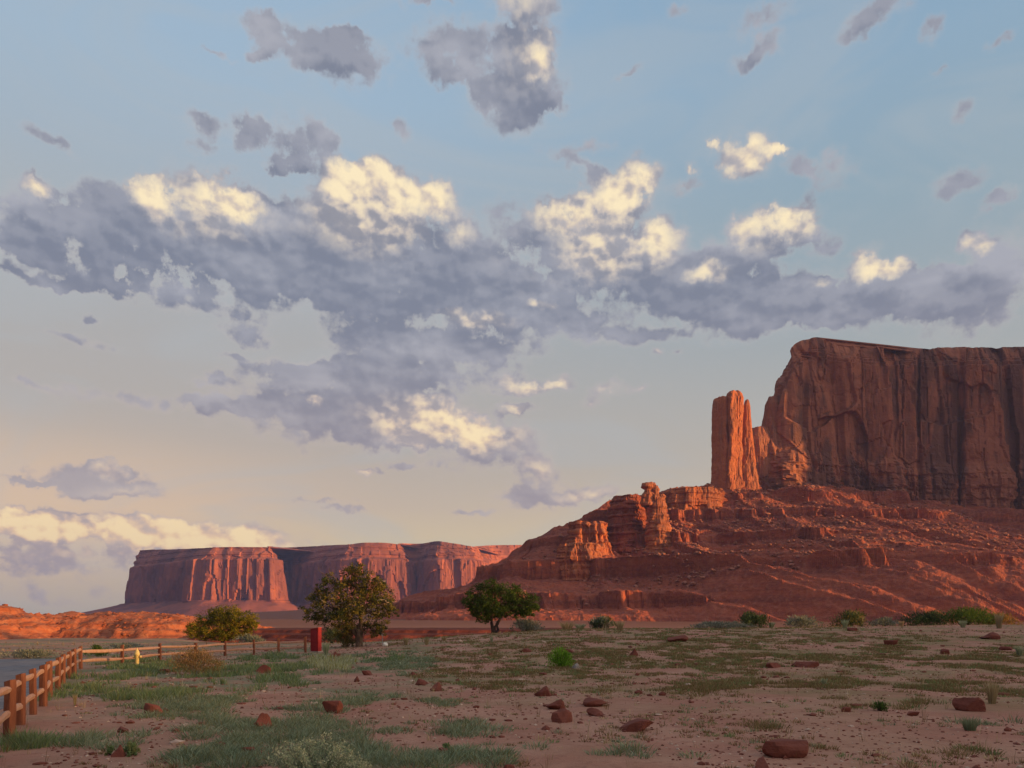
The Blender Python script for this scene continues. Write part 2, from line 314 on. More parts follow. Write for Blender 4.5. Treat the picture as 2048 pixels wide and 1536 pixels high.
# thin low growth colours the soil in patches
gp = T.noise(P, .22, 5, .68); 
right = T.rng(T.m('DIVIDE', sepP.outputs[0], T.m('MAXIMUM', sepP.outputs[1], 1.0)), -.28, .02)
olive = T.mix(right, (.14,.16,.085), (.20,.145,.068))
midd = T.m('MULTIPLY', T.rng(dd, 17, 30), T.rng(dd, 400, 110))
cov = T.m('MULTIPLY', T.rng(gp, .40, .62), T.m('MULTIPLY_ADD', midd, .72, .16))
cc = T.mix(cov, cc, olive)
setc(T, cc); bump(T, T.m('ADD', n2, T.m('MULTIPLY', n3, .4)), .9, .06)
M['soil'] = m

# ------------------------------------------------------------------ ground
def ground_z(x, y):
    x = np.asarray(x, float); y = np.asarray(y, float); r = np.hypot(x, y)
    z = .10 * fbm(x / 9, y / 9, 0, 3) * sst(8, 20, r)
    # low dune crest on the right, fifty to ninety metres off
    z = z + (1.80 + .40 * sst(25, 60, x) + .20 * fbm(x / 16, y / 30, 3.3, 3)) * sst(30, 84, y + .06 * x) * sst(-24, 8, x - .12 * (y - 80)) * (1 - sst(92, 135, y))
    z = z - 1.0 * sst(98, 120, y) * sst(-60, -35, x) * (1 - sst(300, 500, r))
    z = z + .05 * fbm(x / 2.2, y / 2.2, 7, 3) * sst(0, 10, r) * (1 - sst(60, 120, r))
    # the plain swells towards the mesas
    z = z + 7.0 * sst(350, 760, y) + 3 * fbm(x / 160, y / 160, 1, 4) * sst(300, 800, r)
    z = z + 36 * np.exp(-((x + 200) / 520) ** 2 - ((y - 1750) / 420) ** 2) * (1 + .25 * fbm(x / 240, y / 240, 2, 4))
    # far right flat beside the road
    road = sst(-8.5, -13, x + .52 * (y - 15) * 1.0) * (1 - sst(50, 60, y))
    return z * (1 - road)
PXS = []
def hit(px, py, zofs=0.0):
    """ground point seen at pixel (px, py) of the photograph"""
    u, v = (px - 1024) / F, (HOR - py) / F
    ys = np.concatenate([np.arange(8, 160, .1), np.arange(160, 900, 1.0)])
    g = CAMZ + v * ys - ground_z(u * ys, ys)
    i = np.argmax(g < 0) if (g < 0).any() else len(ys) - 1
    y = ys[i] if ys[i] < 160 else 93.0
    return float(u * y), float(y), float(ground_z(u * y, y))
def at(px, py, Y): return (px - 1024) / F * Y, Y, CAMZ + (HOR - py) / F * Y
th = np.concatenate([np.linspace(-40, 40, 760), np.linspace(40, 320, 110)[1:-1]])
rr = np.concatenate([[.01], np.geomspace(.6, 9, 24), np.geomspace(9.1, 200, 360), np.geomspace(204, 6500, 150)])
TH, RR = np.meshgrid(np.radians(th), rr)
X, Y = RR * np.sin(TH), RR * np.cos(TH)
g = mesh('ground', np.stack([X, Y, ground_z(X, Y)], -1).reshape(-1, 3), grid_faces(len(rr), len(th), True)[:, ::-1], M['soil'], smooth=True)
tag(g, 'red sandy desert ground with scattered low growth', kind='structure')

# ------------------------------------------------------------------ sweep of a cliff along a plan contour
def resample(pts, step):
    P = np.asarray(pts, float); d = np.r_[0, np.cumsum(np.hypot(*np.diff(P[:, :2], axis=0).T))]
    if np.isscalar(step): s = np.linspace(0, d[-1], int(d[-1] / step) + 1)
    else: s = step(d)
    return np.stack([np.interp(s, d, P[:, i]) for i in range(P.shape[1])], 1), s
def smooth1(a, n):
    k_ = np.hanning(n + 2)[1:-1]; k_ /= k_.sum(); p = np.pad(a, (n // 2, n // 2), mode='edge'); return np.convolve(p, k_, 'valid')[:len(a)]
def normals2(P, n):
    t = np.gradient(P[:, :2], axis=0); t = np.stack([smooth1(t[:, 0], n), smooth1(t[:, 1], n)], 1)
    t /= np.linalg.norm(t, axis=1)[:, None] + 1e-9
    return np.stack([t[:, 1], -t[:, 0]], 1)       # to the right of the walking direction = outwards when walking left to right along the front

# ------------------------------------------------------------------ the near mesa
MESA = [(640,1560),(480,1250),(404,1105),(372,1050),(356,1020),(356,1003),(368,995),(392,1008),(430,1004),(462,1012),(492,996),(500,1018),(520,1020),(548,1008),(585,1016),(600,1002),(640,1004),(655,1018),(700,1010),(745,990),(790,955),(845,912),(878,848),(906,810),(950,785),(1010,765),(1150,770),(1400,760),(1500,900),(1480,1400),(1100,1560),(640,1560)]
def mesa_top(x, y):
    h = 369 + 70 * sst(700, 860, x)  # out-of-view end raised so its shadow covers the wall
    h = h + .36 * np.clip(y - 1003, -70, 22) * sst(800, 700, x) * sst(340, 380, x)
    h = h + 12 * np.exp(-((x - 402) / 27) ** 2) - 15 * sst(390, 350, x)
    return h
def mesa_foot(x): return 186 - 20 * sst(340, 640, x) - 12 * sst(640, 760, x)
P, s = resample(MESA, lambda d: np.unique(np.concatenate([np.arange(0, 500, 8), np.arange(500, 1160, 1.35), np.arange(1160, d[-1], 12), [d[-1]]])))
for c_ in (0, 1): P[:, c_] = smooth1(P[:, c_], 15)
N = normals2(P, 21)
nv = 150; v = np.linspace(0, 1, nv)[:, None]
px_, py_ = P[:, 0][None], P[:, 1][None]
z0 = mesa_foot(px_) - 26; z1 = mesa_top(px_, py_) - 20 * sst(.0, 1, v * 0)
z = z0 + (z1 - z0) * v
ss = s[None] / 1.0
ws = ss + 3.0 * fbm(ss / 20, z / 50, 1, 3)
crack = ridged(ss / 62, z / 700, 1.1, 2)
off = -7 * sst(.84, .96, crack) * sst(1.0, .86, v) - 2.2 * (np.abs(noise(ws / 26, z / 260, 7)) < .035) - 1.2 * (np.abs(noise(ws / 11, z / 90, 17)) < .03) + .9 * fbm(ss / 30, z / 90, 2.2, 4) + .8 * fbm(ss / 6, z / 14, 3, 4)
off = off + 4.6 * blocky(ws, z, 66, 150, 1) + 1.9 * blocky(ws, z, 27, 46, 2) + .7 * blocky(ws, z, 10, 26, 3) + .3 * blocky(ws, z, 3.6, 16, 4)
alc = fbm(ss / 60, z / 75, 5.5, 3); off = off - 5 * sst(.11, .14, alc)                 # big hollows where slabs have fallen away
zz = z - mesa_foot(px_)
low = sst(48, 26, zz)                                                               # fluted ledges at the foot of the wall
off = off + low * (6 + 3.0 * blocky(ws, z, 9, 30, 8) + 1.6 * blocky(ws, z, 4, 9, 9) + 1.0 * blocky(ss * 0 + 1, z, 30, 3.0, 10))
off = off + 9 * (1 - v) ** 1.2
zt_ = z1 - z
off = off - 3.0 * (zt_ < 27) - 2.5 * (zt_ < 21) - 2.0 * (zt_ < 17) - .45 * np.clip(15 - zt_, 0, 15)
leftb = np.exp(-((px_ - 352) / 16) ** 2) * sst(1060, 1020, py_); off = off + leftb * (20 * (1 - v) - 5 * sst(.78, 1, v))
wallV = np.stack([px_ + N[:, 0][None] * off, py_ + N[:, 1][None] * off, z], -1)
# the top closes inwards in a few rings
cen = np.array([900., 1150.])
rings = []
for f_, dz in ((.004, .1), (.02, .2), (.2, .5), (.6, .5), (.99, .5)):
    q = wallV[-1].copy(); q[:, :2] = q[:, :2] * (1 - f_) + cen * f_; q[:, 2] += dz + (.6 * fbm(q[:, 0] / 14, q[:, 1] / 14, 4, 3) if f_ > .1 else 0); rings.append(q)
V = np.concatenate([wallV.reshape(-1, 3)] + rings)
mesa = tag(empty('mesa', (560, 1000, 0)), 'huge flat-topped red sandstone mesa with a shaded wall, filling the right side', 'mesa')
def place(o, parent):
    o.parent = parent; o.matrix_parent_inverse = Matrix.Translation(-Vector(parent.location)); return o
place(mesh('cliff', V, grid_faces(nv + len(rings), len(P))[:, ::-1], M['cliff']), mesa)

# talus and ledge-stepped spur as one height field
def seg_dist(X, Y, pts):
    """distance to a polyline, the arc length and the interpolated extra columns at the nearest point"""
    pts = np.asarray(pts, float); best = np.full(X.shape, 1e9); S_ = np.zeros(X.shape); E = np.zeros(X.shape); side = np.zeros(X.shape); acc = 0
    for a, b in zip(pts[:-1], pts[1:]):
        d = b[:2] - a[:2]; L2 = d @ d; t = np.clip(((X - a[0]) * d[0] + (Y - a[1]) * d[1]) / L2, 0, 1)
        q = np.hypot(X - a[0] - t * d[0], Y - a[1] - t * d[1]); m_ = q < best
        best = np.where(m_, q, best); S_ = np.where(m_, acc + t * math.sqrt(L2), S_)
        if len(a) > 2: E = np.where(m_, a[2] + t * (b[2] - a[2]), E)
        acc += math.sqrt(L2)
    return best, S_, E
def inside(X, Y, poly):
    r = np.zeros(X.shape, bool); P_ = np.asarray(poly, float)
    for a, b in zip(P_, np.roll(P_, -1, 0)):
        c_ = ((a[1] > Y) != (b[1] > Y)); 
        with np.errstate(divide='ignore', invalid='ignore'): xx = (b[0] - a[0]) * (Y - a[1]) / (b[1] - a[1]) + a[0]
        r ^= c_ & (X < xx)
    return r
SPUR = [(1500,968,1000),(1440,963,995),(1420,967,990),(1395,975,985),(1370,978,978),(1335,981,972),(1322,990,966),(1312,996,962),(1275,990,955),(1240,992,948),(1212,1002,940),(1200,1012,936),(1165,1034,925),(1140,1044,918),(1108,1054,915),(1095,1064,920),(1062,1080,935),(1025,1100,950),(1016,1112,955),(985,1130,968),(960,1146,978),(935,1166,988),(900,1176,1002),(850,1181,1020),(820,1190,1032),(790,1206,1045)]
NOSE = [(1150,1044,915),(1122,1064,895),(1116,1112,862),(1108,1160,825),(1092,1205,780),(1080,1244,735)]
nose = [(at(a, b, c)[0], c, at(a, b, c)[2]) for a, b, c in NOSE]
spur = [(at(a, b, c)[0], c, at(a, b, c)[2]) for a, b, c in SPUR]
gx = np.concatenate([np.arange(-260, 560, 1.25), np.arange(560, 1060, 3.5)]); gy = np.concatenate([np.arange(560, 1080, 1.25), np.arange(1080, 1260, 4)])
X, Y = np.meshgrid(gx, gy)
Xw = X + 5 * fbm(X / 30, Y / 30, 1, 3); Yw = Y + 5 * fbm(X / 30, Y / 30, 6, 3)
d1_, s1_, _ = seg_dist(X, Y, [p for p in MESA[:26]])
ins = inside(X, Y, MESA)
f1 = mesa_foot(X)
h1 = np.where(ins, f1 + 4, f1 - .66 * d1_ + .00075 * np.minimum(d1_, 330) ** 2)
d2_, s2_, e2_ = seg_dist(X, Y, spur)
slope = .70 + .05 * fbm(s2_ / 50, 0, 0, 2)
rib = ridged(s2_ / 34, d2_ / 400, 2.2, 3) * 11 * sst(8, 70, d2_) + fbm(s2_ / 12, d2_ / 60, 4, 3) * 4.0 * sst(3, 30, d2_) + 3.2 * blocky(s2_ + .1 * d2_, d2_, 13, 60, 3) * sst(6, 20, d2_) * sst(200, 120, d2_)
h2 = e2_ - slope * d2_ + .0009 * np.minimum(d2_, 260) ** 2 + rib
u1_ = X + .9 * Y; rib1 = (ridged(u1_ / 38 + .3 * fbm(X / 60, Y / 60, 5, 2), d1_ / 300, 3.2, 2) * 13 + ridged(u1_ / 15, d1_ / 80, 7.2, 2) * 2.8 + fbm(u1_ / 8, d1_ / 40, 4, 3) * 2.2) * sst(5, 60, d1_)
h1 = np.where(ins, h1, h1 + rib1)
d3_, s3_, e3_ = seg_dist(X, Y, nose)
h2 = np.maximum(h2, e3_ - .86 * d3_ + .0012 * np.minimum(d3_, 200) ** 2 + rib * .7)
hs = np.maximum(h1, h2); bl = np.exp(-np.abs(h1 - h2) / 6) * 3; hs = hs + bl * .5
# beds of hard rock stand out as ledges
zk = [-40, 8, 17, 33, 36, 51, 71, 74, 91, 105, 107, 124, 139, 141, 151, 173, 200, 420]
hk = [-40, 8, 23, 25, 38, 61, 63.5, 77, 98, 99.5, 109, 131, 132.5, 144, 161, 163, 200, 420]
ter = np.interp(hs + 1.6 * fbm(X / 22, Y / 22, 9, 3) + 1.1 * blocky(X + .3 * Y, hs, 7, 16, 5), hk, zk)
rightish = sst(.17, .36, X / Y)
lm = np.clip(1.0 - .2 * rightish - .7 * rightish * sst(-.25, .25, fbm(X / 60, Y / 60, 12, 2)) - .35 * sst(.1, .4, fbm(X / 35, Y / 35, 14, 2)), 0, 1)
lm = np.where(d2_ < 10, np.minimum(lm, .15 + .085 * d2_), lm)
hz = hs + (ter - hs) * lm
lo_ = sst(44, 30, hs) * rightish; hz = hz * (1 - lo_) + hs * lo_
hz = hz + (1.9 * fbm(X / 6, Y / 6, 3, 4) + .5 * np.abs(fbm(X / 2, Y / 2, 33, 2)) + .6 * np.sin(hz / 1.15) * lm * .5) * sst(0, 14, hz)
toe = ground_z(X, Y) - 1.5
hz = np.maximum(hz, toe)
place(mesh('talus_slope', np.stack([X, Y, hz], -1).reshape(-1, 3), grid_faces(len(gy), len(gx)), M['talus']), mesa)
def talus_z(x, y):
    i = np.clip(np.searchsorted(gx, x), 1, len(gx) - 1); j = np.clip(np.searchsorted(gy, y), 1, len(gy) - 1); return hz[j, i]

# towers: r(angle, height) around an upright axis
def tower(name, pxl, pyb, pyt, Yd, wl, wr, depth, prof, seed, mat, parent=None, strata=0., edge=0., foot=8, nth=150, nz=None, lean=0., rot=0., box=2.6, noise_amp=.12, arris=0., fl=.1, sink=14):
    """prof: list of (fraction of the height, width factor)"""
    xc, yc, zt = at(pxl, pyt, Yd); zb = at(pxl, pyb, Yd)[2] - sink; H = zt - zb
    nz = nz or int(H / 1.0) + 8
    v_ = np.linspace(0, 1, nz)[:, None]; a_ = np.linspace(0, 2 * np.pi, nth, endpoint=False)[None]
    z_ = zb + H * v_
    pf = np.interp(v_, [p[0] for p in prof], [p[1] for p in prof])
    rx = (wl + wr) / 2 * Yd / F; xo = (wr - wl) / 2 * Yd / F
    sq_ = 1 / (np.abs(np.cos(a_)) ** box + np.abs(np.sin(a_)) ** box) ** (1 / box)
    ca, sa = np.cos(a_), np.sin(a_)
    nse = fbm(ca * 2.2 + seed, sa * 2.2, z_ / (rx * 3.5), 4) * noise_amp * 1.1 + fbm(ca * 5 + seed, sa * 5, z_ / (rx * .8), 3) * noise_amp * .6
    aw = a_ * rx + .06 * rx * fbm(ca * 4 + seed, sa * 4, z_ / rx, 3)
    nse = nse + fl * (.55 * blocky(aw, z_, rx * .55, rx * 2.4, seed) + .4 * blocky(aw, z_, rx * .26, rx * .9, seed + 1) + .18 * blocky(aw, z_, rx * .12, rx * .35, seed + 2))
    if strata: nse = nse + strata * np.sign(fbm(z_ / 3.0 + seed, ca * .6, sa * .6, 2)) * np.minimum(1, np.abs(fbm(z_ / 3.0 + seed, ca * .6, sa * .6, 2)) * 6)
    if arris: nse = nse + arris * np.exp(-((np.mod(a_ - edge + np.pi, 2 * np.pi) - np.pi) / .45) ** 2)
    rr_ = sq_ * pf * (1 + nse)
    ox = xo + lean * Yd / F * v_
    ux_, uy_ = rx * rr_ * ca, depth * rr_ * sa; cr, sr = math.cos(R(rot)), math.sin(R(rot))
    Vx = xc + ox + ux_ * cr - uy_ * sr; Vy = yc + ux_ * sr + uy_ * cr
    zt_ = z_ + 2.0 * fbm(ca * 2 + seed, sa * 2, 1, 3) * sst(.9, 1, v_)
    V_ = np.stack([Vx + 0 * zt_, Vy + 0 * zt_, zt_ + 0 * Vx], -1).reshape(-1, 3)
    top_ = np.array([[xc + ox[-1, 0], yc, zt + .8]])
    n0 = (nz - 1) * nth; cap_ = np.stack([n0 + np.arange(nth), n0 + (np.arange(nth) + 1) % nth, np.full(nth, nz * nth)], 1)
    o = mesh(name, np.concatenate([V_, top_]), [grid_faces(nz, nth, True), cap_], mat)
    if parent: place(o, parent)
    return o
t = tag(empty('rock_spire', at(1456, 966, 986)), 'tall orange rock spire standing clear of the mesa, its right side lit by the sun', 'rock spire')
place(tower('side_slab', 1443, 966, 795, 990, 18, 18, 10, [(0,1.05),(.15,1.0),(.4,.97),(.62,.93),(.85,.92),(.95,.84),(.99,.7),(1,.5)], 3, M['spire'], edge=R(200), noise_amp=.10, fl=.09, lean=0, nth=120, box=5, rot=-40), t)
place(tower('front_slab', 1466, 967, 783, 984, 17, 18, 10, [(0,1.15),(.1,1.02),(.22,.84),(.38,.90),(.50,.76),(.62,.86),(.80,.98),(.93,.90),(.98,.74),(1,.45)], 5, M['spire'], edge=R(-140), arris=.14, noise_amp=.12, fl=.12, lean=2, nth=150, box=3.6, rot=14), t)
t = tower('rock_spire', 1494, 962, 800, 992, 16, 17, 11, [(0,1.5),(.25,1.1),(.45,.85),(.62,.62),(.8,.46),(.92,.38),(.98,.26),(1,.15)], 8, M['spire'], noise_amp=.14, lean=-1)
tag(t, 'slender rounded rock needle just right of the tallest spire', 'rock spire')
place(tower('buttress', 1545, 966, 795, 1014, 27, 26, 20, [(0,1.5),(.2,1.35),(.42,1.2),(.5,1.0),(.62,.8),(.8,.62),(.93,.5),(1,.28)], 12, M['cliff'], noise_amp=.14), mesa)
place(tower('buttress', 1518, 966, 856, 1006, 34, 36, 16, [(0,1.15),(.4,1.05),(.8,.8),(1,.4)], 15, M['cliff'], noise_amp=.2), mesa)
place(tower('buttress', 1600, 975, 905, 1012, 60, 60, 20, [(0,1.2),(.5,1.0),(.8,.8),(1,.4)], 17, M['cliff'], noise_amp=.25, fl=.2), mesa)
# pillar with a hoodoo on top, and the stepped block to its left
sp = M['spire']
pil = tag(empty('rock_pillar', at(1315, 1120, 850)), 'banded red rock pillar topped by a small balanced hoodoo on the spur', 'rock pillar')
place(tower('column', 1314, 1122, 990, 850, 25, 29, 15, [(0,1.3),(.1,1.2),(.35,1.0),(.36,.92),(.6,.85),(.8,.62),(1,.5)], 21, sp, strata=.09, noise_amp=.10, sink=22, nth=120), pil)
place(tower('hoodoo', 1297, 998, 966, 850, 14, 14, 7, [(0,1.1),(.45,1.0),(.6,.62),(.72,.6),(.8,.95),(1,.8)], 23, sp, strata=.10, noise_amp=.12, sink=8, nth=60), pil)
place(tower('hoodoo', 1311, 998, 972, 850, 7, 7, 5, [(0,1.2),(.5,.9),(.8,1.0),(1,.6)], 25, sp, strata=.08, noise_amp=.12, sink=6, nth=50), pil)
place(tower('outcrop', 1182, 1112, 1046, 852, 48, 42, 26, [(0,1.15),(.3,1.05),(.5,.95),(.55,.86),(1,.78)], 31, sp, strata=.05, noise_amp=.16, fl=.2, sink=20, nth=200), mesa)
place(tower('outcrop', 1152, 1150, 1090, 822, 40, 44, 24, [(0,1.1),(.5,1.0),(.8,.92),(1,.8)], 33, sp, strata=.05, noise_amp=.18, fl=.22, sink=20, nth=200), mesa)
place(tower('outcrop', 1385, 1035, 981, 944, 62, 60, 22, [(0,1.08),(.4,1.0),(.45,.95),(1,.9)], 35, sp, strata=.04, noise_amp=.14, fl=.22, sink=20, nth=220), mesa)
place(tower('outcrop', 1262, 1120, 994, 885, 50, 34, 26, [(0,1.35),(.3,1.1),(.6,.9),(.9,.75),(1,.6)], 37, M['talus'], rot=-38, strata=.06, noise_amp=.12, fl=.1, sink=20, nth=200), mesa)

# ------------------------------------------------------------------ far mesa
FM = [(262,3920,1100),(285,3820,1098),(340,3610,1097),(402,3390,1094),(414,3375,1093),(450,3385,1092),(500,3372,1092),(548,3388,1093),(556,3420,1093),(560,3780,1093),(600,3680,1092),(640,3530,1089),(684,3390,1087),(720,3385,1083),(770,3400,1083),(815,3440,1088),(822,3620,1086),(835,3640,1085),(850,3470,1082),(872,3410,1080),(905,3420,1084),(955,3440,1092),(966,3560,1093),(972,3760,1092),(1000,3900,1089),(1060,3980,1088),(1150,4080,1092),(1300,4200,1096)]
pts = [(at(a, 0, b)[0], b, at(a, c_, b)[2]) for a, b, c_ in FM]
x0, y0, zt0 = pts[0]
pts = [(x0 + 500, y0 + 900, zt0)] + [(x0 + 60, y0 + 260, zt0)] + pts + [(2600, 4700, zt0), (2400, 5400, zt0), (400, 5200, zt0)]
P, s = resample(pts, lambda d: np.unique(np.concatenate([np.arange(0, 1000, 14), np.arange(1000, 4800, 4.0), np.arange(4800, d[-1], 60), [d[-1]]])))
for c_ in (0, 1): P[:, c_] = smooth1(P[:, c_], 17)
N = normals2(P, 45); zt = smooth1(P[:, 2], 31)
px_, py_ = P[:, 0][None], P[:, 1][None]
zb, zc = 112, 290
rows = np.concatenate([np.linspace(0, 1, 36), np.linspace(1, 2, 64)[1:], np.linspace(2, 3, 22)[1:]])[:, None]
zr = np.where(rows < 1, -6 + (zb + 6) * np.minimum(rows, 1), np.where(rows < 2, zb + (zc - zb) * np.clip(rows - 1, 0, 1), zc + (zt[None] - zc) * np.clip(rows - 2, 0, 1)))
ss = s[None]
off = np.where(rows < 1, (270 + 260 * sst(-1350, -1900, px_)) * (1 - np.minimum(rows, 1)) ** 1.15 + 22, 22 * (1 - np.clip(rows - 1, 0, 1)))
off = off - np.where(rows > 2, 40 * np.clip(rows - 2, 0, 1) ** 1.1, 0)
cl = sst(.9, 1.02, rows) * sst(2.15, 1.98, rows)
off = off + cl * (-12 * sst(.6, .97, ridged(ss / 150, zr / 1500, 1, 2)) + 6 * fbm(ss / 50, zr / 260, 3, 4) + 13 * blocky(ss + 8 * fbm(ss / 60, zr / 150, 2, 2), zr, 75, 420, 1) + 7 * blocky(ss, zr, 28, 160, 2) + 3 * blocky(ss, zr, 12, 60, 3) + 10) + 6 * fbm(ss / 60, zr / 60, 5, 3)
off = off + np.where(rows < 1, 16 * ridged(ss / 120, zr / 300, 6, 3) + 8 * sst(.3, .36, rows) * sst(.42, .38, rows), 0)
off = off + np.where(rows > 2, 2.5 * np.sign(np.sin(zr / 5.0)) + 5 * ridged(ss / 90, zr / 200, 9, 2) + 4 * blocky(ss, zr, 40, 20, 9) - 5, 0)
V = [np.stack([px_ + N[:, 0][None] * off, py_ + N[:, 1][None] * off, zr], -1)]
last = V[0][-1]
q = last.copy(); q[:, 1] += 30; q[:, 2] += 1; q2 = last.copy(); q2[:, 0] = q2[:, 0] * .3 + 300; q2[:, 1] = q2[:, 1] * .2 + 4300; q2[:, 2] += 1
V = np.concatenate([V[0].reshape(-1, 3), q, q2])
fm = mesh('mesa', V, grid_faces(len(rows) + 2, len(P))[:, ::-1], M['far'])
tag(fm, 'long distant purple-brown mesa with sunlit orange cliffs on the left horizon', 'mesa')

# ------------------------------------------------------------------ hills: two low orange outcrops on the left, the wash bank, the unseen ridge shaped to shade the flat
def field_hill(name, x0, x1, y0, y1, st, fn, mat, label):
    gx_, gy_ = np.arange(x0, x1, st), np.arange(y0, y1, st); X_, Y_ = np.meshgrid(gx_, gy_)
    Z_ = fn(X_, Y_); o = mesh(name, np.stack([X_, Y_, Z_], -1).reshape(-1, 3), grid_faces(len(gy_), len(gx_)), mat)
    return tag(o, label, kind='structure')
def hill_a(x, y):
    d = np.hypot((x + 105) / 28, (y - 128) / 30) + .2 * fbm(x / 13, y / 13, 2, 4)
    h = 6.2 * sst(1.15, .2, d) + 2.0 * ridged(x / 12, y / 16, 3, 3) * sst(1.2, .7, d)
    h = h * sst(1.25, .9, d)
    hh = np.interp(h, [0, 1.2, 1.6, 2.8, 3.1, 4.6, 4.9, 9], [0, .8, 2.0, 2.6, 3.6, 4.2, 5.2, 8.4])
    hh = hh + (.35 * blocky(x + .4 * y, hh, 2.2, 1.2, 4) + .3 * ridged(x / 4, y / 5, 1, 3)) * sst(1.1, .9, d)
    return h * .2 + hh * .8 + .34 * fbm(x / 2.2, y / 2.2, 5, 4) * sst(1.3, 1, d) - .6 * sst(.9, 1.3, d) - .3
def hill_b(x, y):
    d = np.hypot((x + 74) / 29, (y - 150) / 24) + .2 * fbm(x / 12, y / 12, 12, 4)
    h = 3.0 * sst(1.15, .3, d) * (1 - .25 * sst(-74, -48, x)) + 1.7 * ridged(x / 10, y / 14, 13, 3) * sst(1.2, .7, d)
    h = h * sst(1.25, .9, d)
    hh = np.interp(h, [0, .7, 1.0, 1.9, 2.2, 6], [0, .5, 1.5, 1.8, 2.8, 5.8])
    hh = hh + (.3 * blocky(x + .4 * y, hh, 2.0, 1.0, 4) + .28 * ridged(x / 4, y / 5, 1, 3)) * sst(1.1, .9, d)
    return h * .2 + hh * .8 + .3 * fbm(x / 2.2, y / 2.2, 15, 4) * sst(1.3, 1, d) - .6 * sst(.9, 1.3, d) - .3
field_hill('hills', -150, -34, 84, 176, .42, hill_a, M['lowhill'], 'low sunlit orange shale hill at the left edge')
field_hill('hills', -118, -30, 116, 188, .42, hill_b, M['lowhill'], 'low sunlit orange outcrop beyond the road')
def bank(x, y):
    f = y - 126 - 5 * fbm(x / 14, 0, 3, 3) - 1.6 * fbm(x / 3, y / 6, 4, 3)
    h = np.interp(f, [-9, -4, -3.4, -1, -.5, 3, 3.6, 9, 40], [-1.6, -.9, -.2, .0, .6, .85, 1.35, 1.6, 1.7])
    return h * sst(-64, -44, x) + -1.2 * (1 - sst(-64, -44, x)) + .08 * fbm(x / 1.5, y / 1.5, 2, 3) - 2.2 * sst(150, 170, y)
field_hill('hills', -66, 12, 112, 172, .4, bank, M['bank'], 'dark red layered wash bank behind the tall tree')
def ridge_h(x, y):
    ux, uy = .42, .907; a_ = (x - 228) * ux + (y + 110) * uy; b_ = (x - 228) * .907 - (y + 110) * .42
    top_ = np.interp(a_, RA, RB) + .8 * fbm(a_ / 22, 0, 1, 3) + .9 * fbm(a_ / 6, 0, 3, 3)
    h = top_ * sst(62, 4, np.abs(b_)) * sst(360, 300, np.abs(a_ - 20))
    return h + .3 * fbm(x / 6, y / 6, 2, 3) - 1.2
RA, RB = [-400, 50, 66, 95, 105, 117, 124, 135, 165, 400], [23.4, 23.5, 25.2, 26.5, 26.6, 28.2, 24.3, 22, 24, 24]  # crest heights shaped to set how high shade reaches on fence and trees
field_hill('hills', 60, 500, -460, 300, 3.0, ridge_h, M['lowhill'], 'unseen low shale ridge on the sunset side, shaped to shade the flat')

# ------------------------------------------------------------------ road
def asphalt():
    m, T = material('asphalt', .9); P = pos(T)
    n = T.noise(P, 1.2, 4, .6); f = T.noise(P, 40, 2, .7)
    c = T.mix(T.rng(n, .35, .7), (.13,.12,.13), (.19,.175,.185)); c = T.mix(T.rng(f, .5, .75, 0, .5), c, (.25,.235,.24))
    w = T.noise(T.vm('MULTIPLY', P, (.3, 2.4, 1)), 1.0, 3, .6); c = T.mix(T.rng(w, .62, .68, 0, .5), c, (.32,.29,.28))
    setc(T, c); bump(T, f, .5, .02); return m
M['asphalt'] = asphalt()
edge = [(-10.6, 9.0), (-11.6, 16), (-12.8, 19), (-14.6, 23.5), (-16.8, 27.5), (-19.6, 32), (-22.6, 37.5), (-24.2, 42), (-24.0, 47)]
L = [(x, y, .035) for x, y in edge]
rows_ = 9
V, nn = [], len(edge)
for x, y in edge:
    for j in range(rows_): V.append((x - 26 * j / (rows_ - 1) * (1 if y < 40 else 1), y + .15 * math.sin(j * 2 + x), .03))
V += [(x - 26 * j / (rows_ - 1), 49.5 + .5 * math.sin(j * 1.7), .03) for x in (-23.4,) for j in range(rows_)]
tag(mesh('road', V, grid_faces(nn + 1, rows_)[:, ::-1], M['asphalt']), 'grey asphalt road behind the rail fence', kind='structure')

# ------------------------------------------------------------------ wooden rail fence
def wood(name, a, b, grey):
    m, T = material(name, .85); P = T.n('ShaderNodeTexCoord').outputs['Object']
    n = T.noise(T.vm('MULTIPLY', P, (14, 14, 2.0)), 1.0, 5, .7); n2 = T.noise(P, 3.0, 3, .6)
    c = T.mix(T.rng(n, .3, .7), a, b); c = T.mix(T.rng(n2, .52, .7, 0, .6), c, grey); setc(T, c); bump(T, n, .7, .02); return m
M['post'] = wood('weathered_post', (.12,.045,.03), (.18,.07,.045), (.17,.09,.07))
M['rail'] = wood('weathered_rail', (.27,.15,.115), (.36,.22,.17), (.33,.26,.23))
rnd = random.Random(5)
def post_mesh(w, d, h, sd_):
    r = random.Random(sd_); nz = 7; prof = []
    base = [(-w/2,-d/2),(-w*.36,-d*.58),(w*.34,-d*.55),(w/2,-d*.42),(w*.52,d*.4),(w*.3,d*.56),(-w*.32,d*.54),(-w*.53,d*.36)]
    base = [(x * r.uniform(.9, 1.1), y * r.uniform(.9, 1.1)) for x, y in base]
    V, n = [], len(base)
    for k_ in range(nz):
        t = k_ / (nz - 1); q = 1 - .06 * t
        for x, y in base: V.append((x * q + .008 * math.sin(3 * t + sd_) + r.uniform(-.004, .004), y * q + r.uniform(-.004, .004), -.12 + (h + .12) * t + (x * .25 if k_ == nz - 1 else 0)))
    V.append((0, 0, h + .015)); i0 = (nz - 1) * n
    return V, [grid_faces(nz, n, True), [(i0 + j, i0 + (j + 1) % n, nz * n) for j in range(n)]]
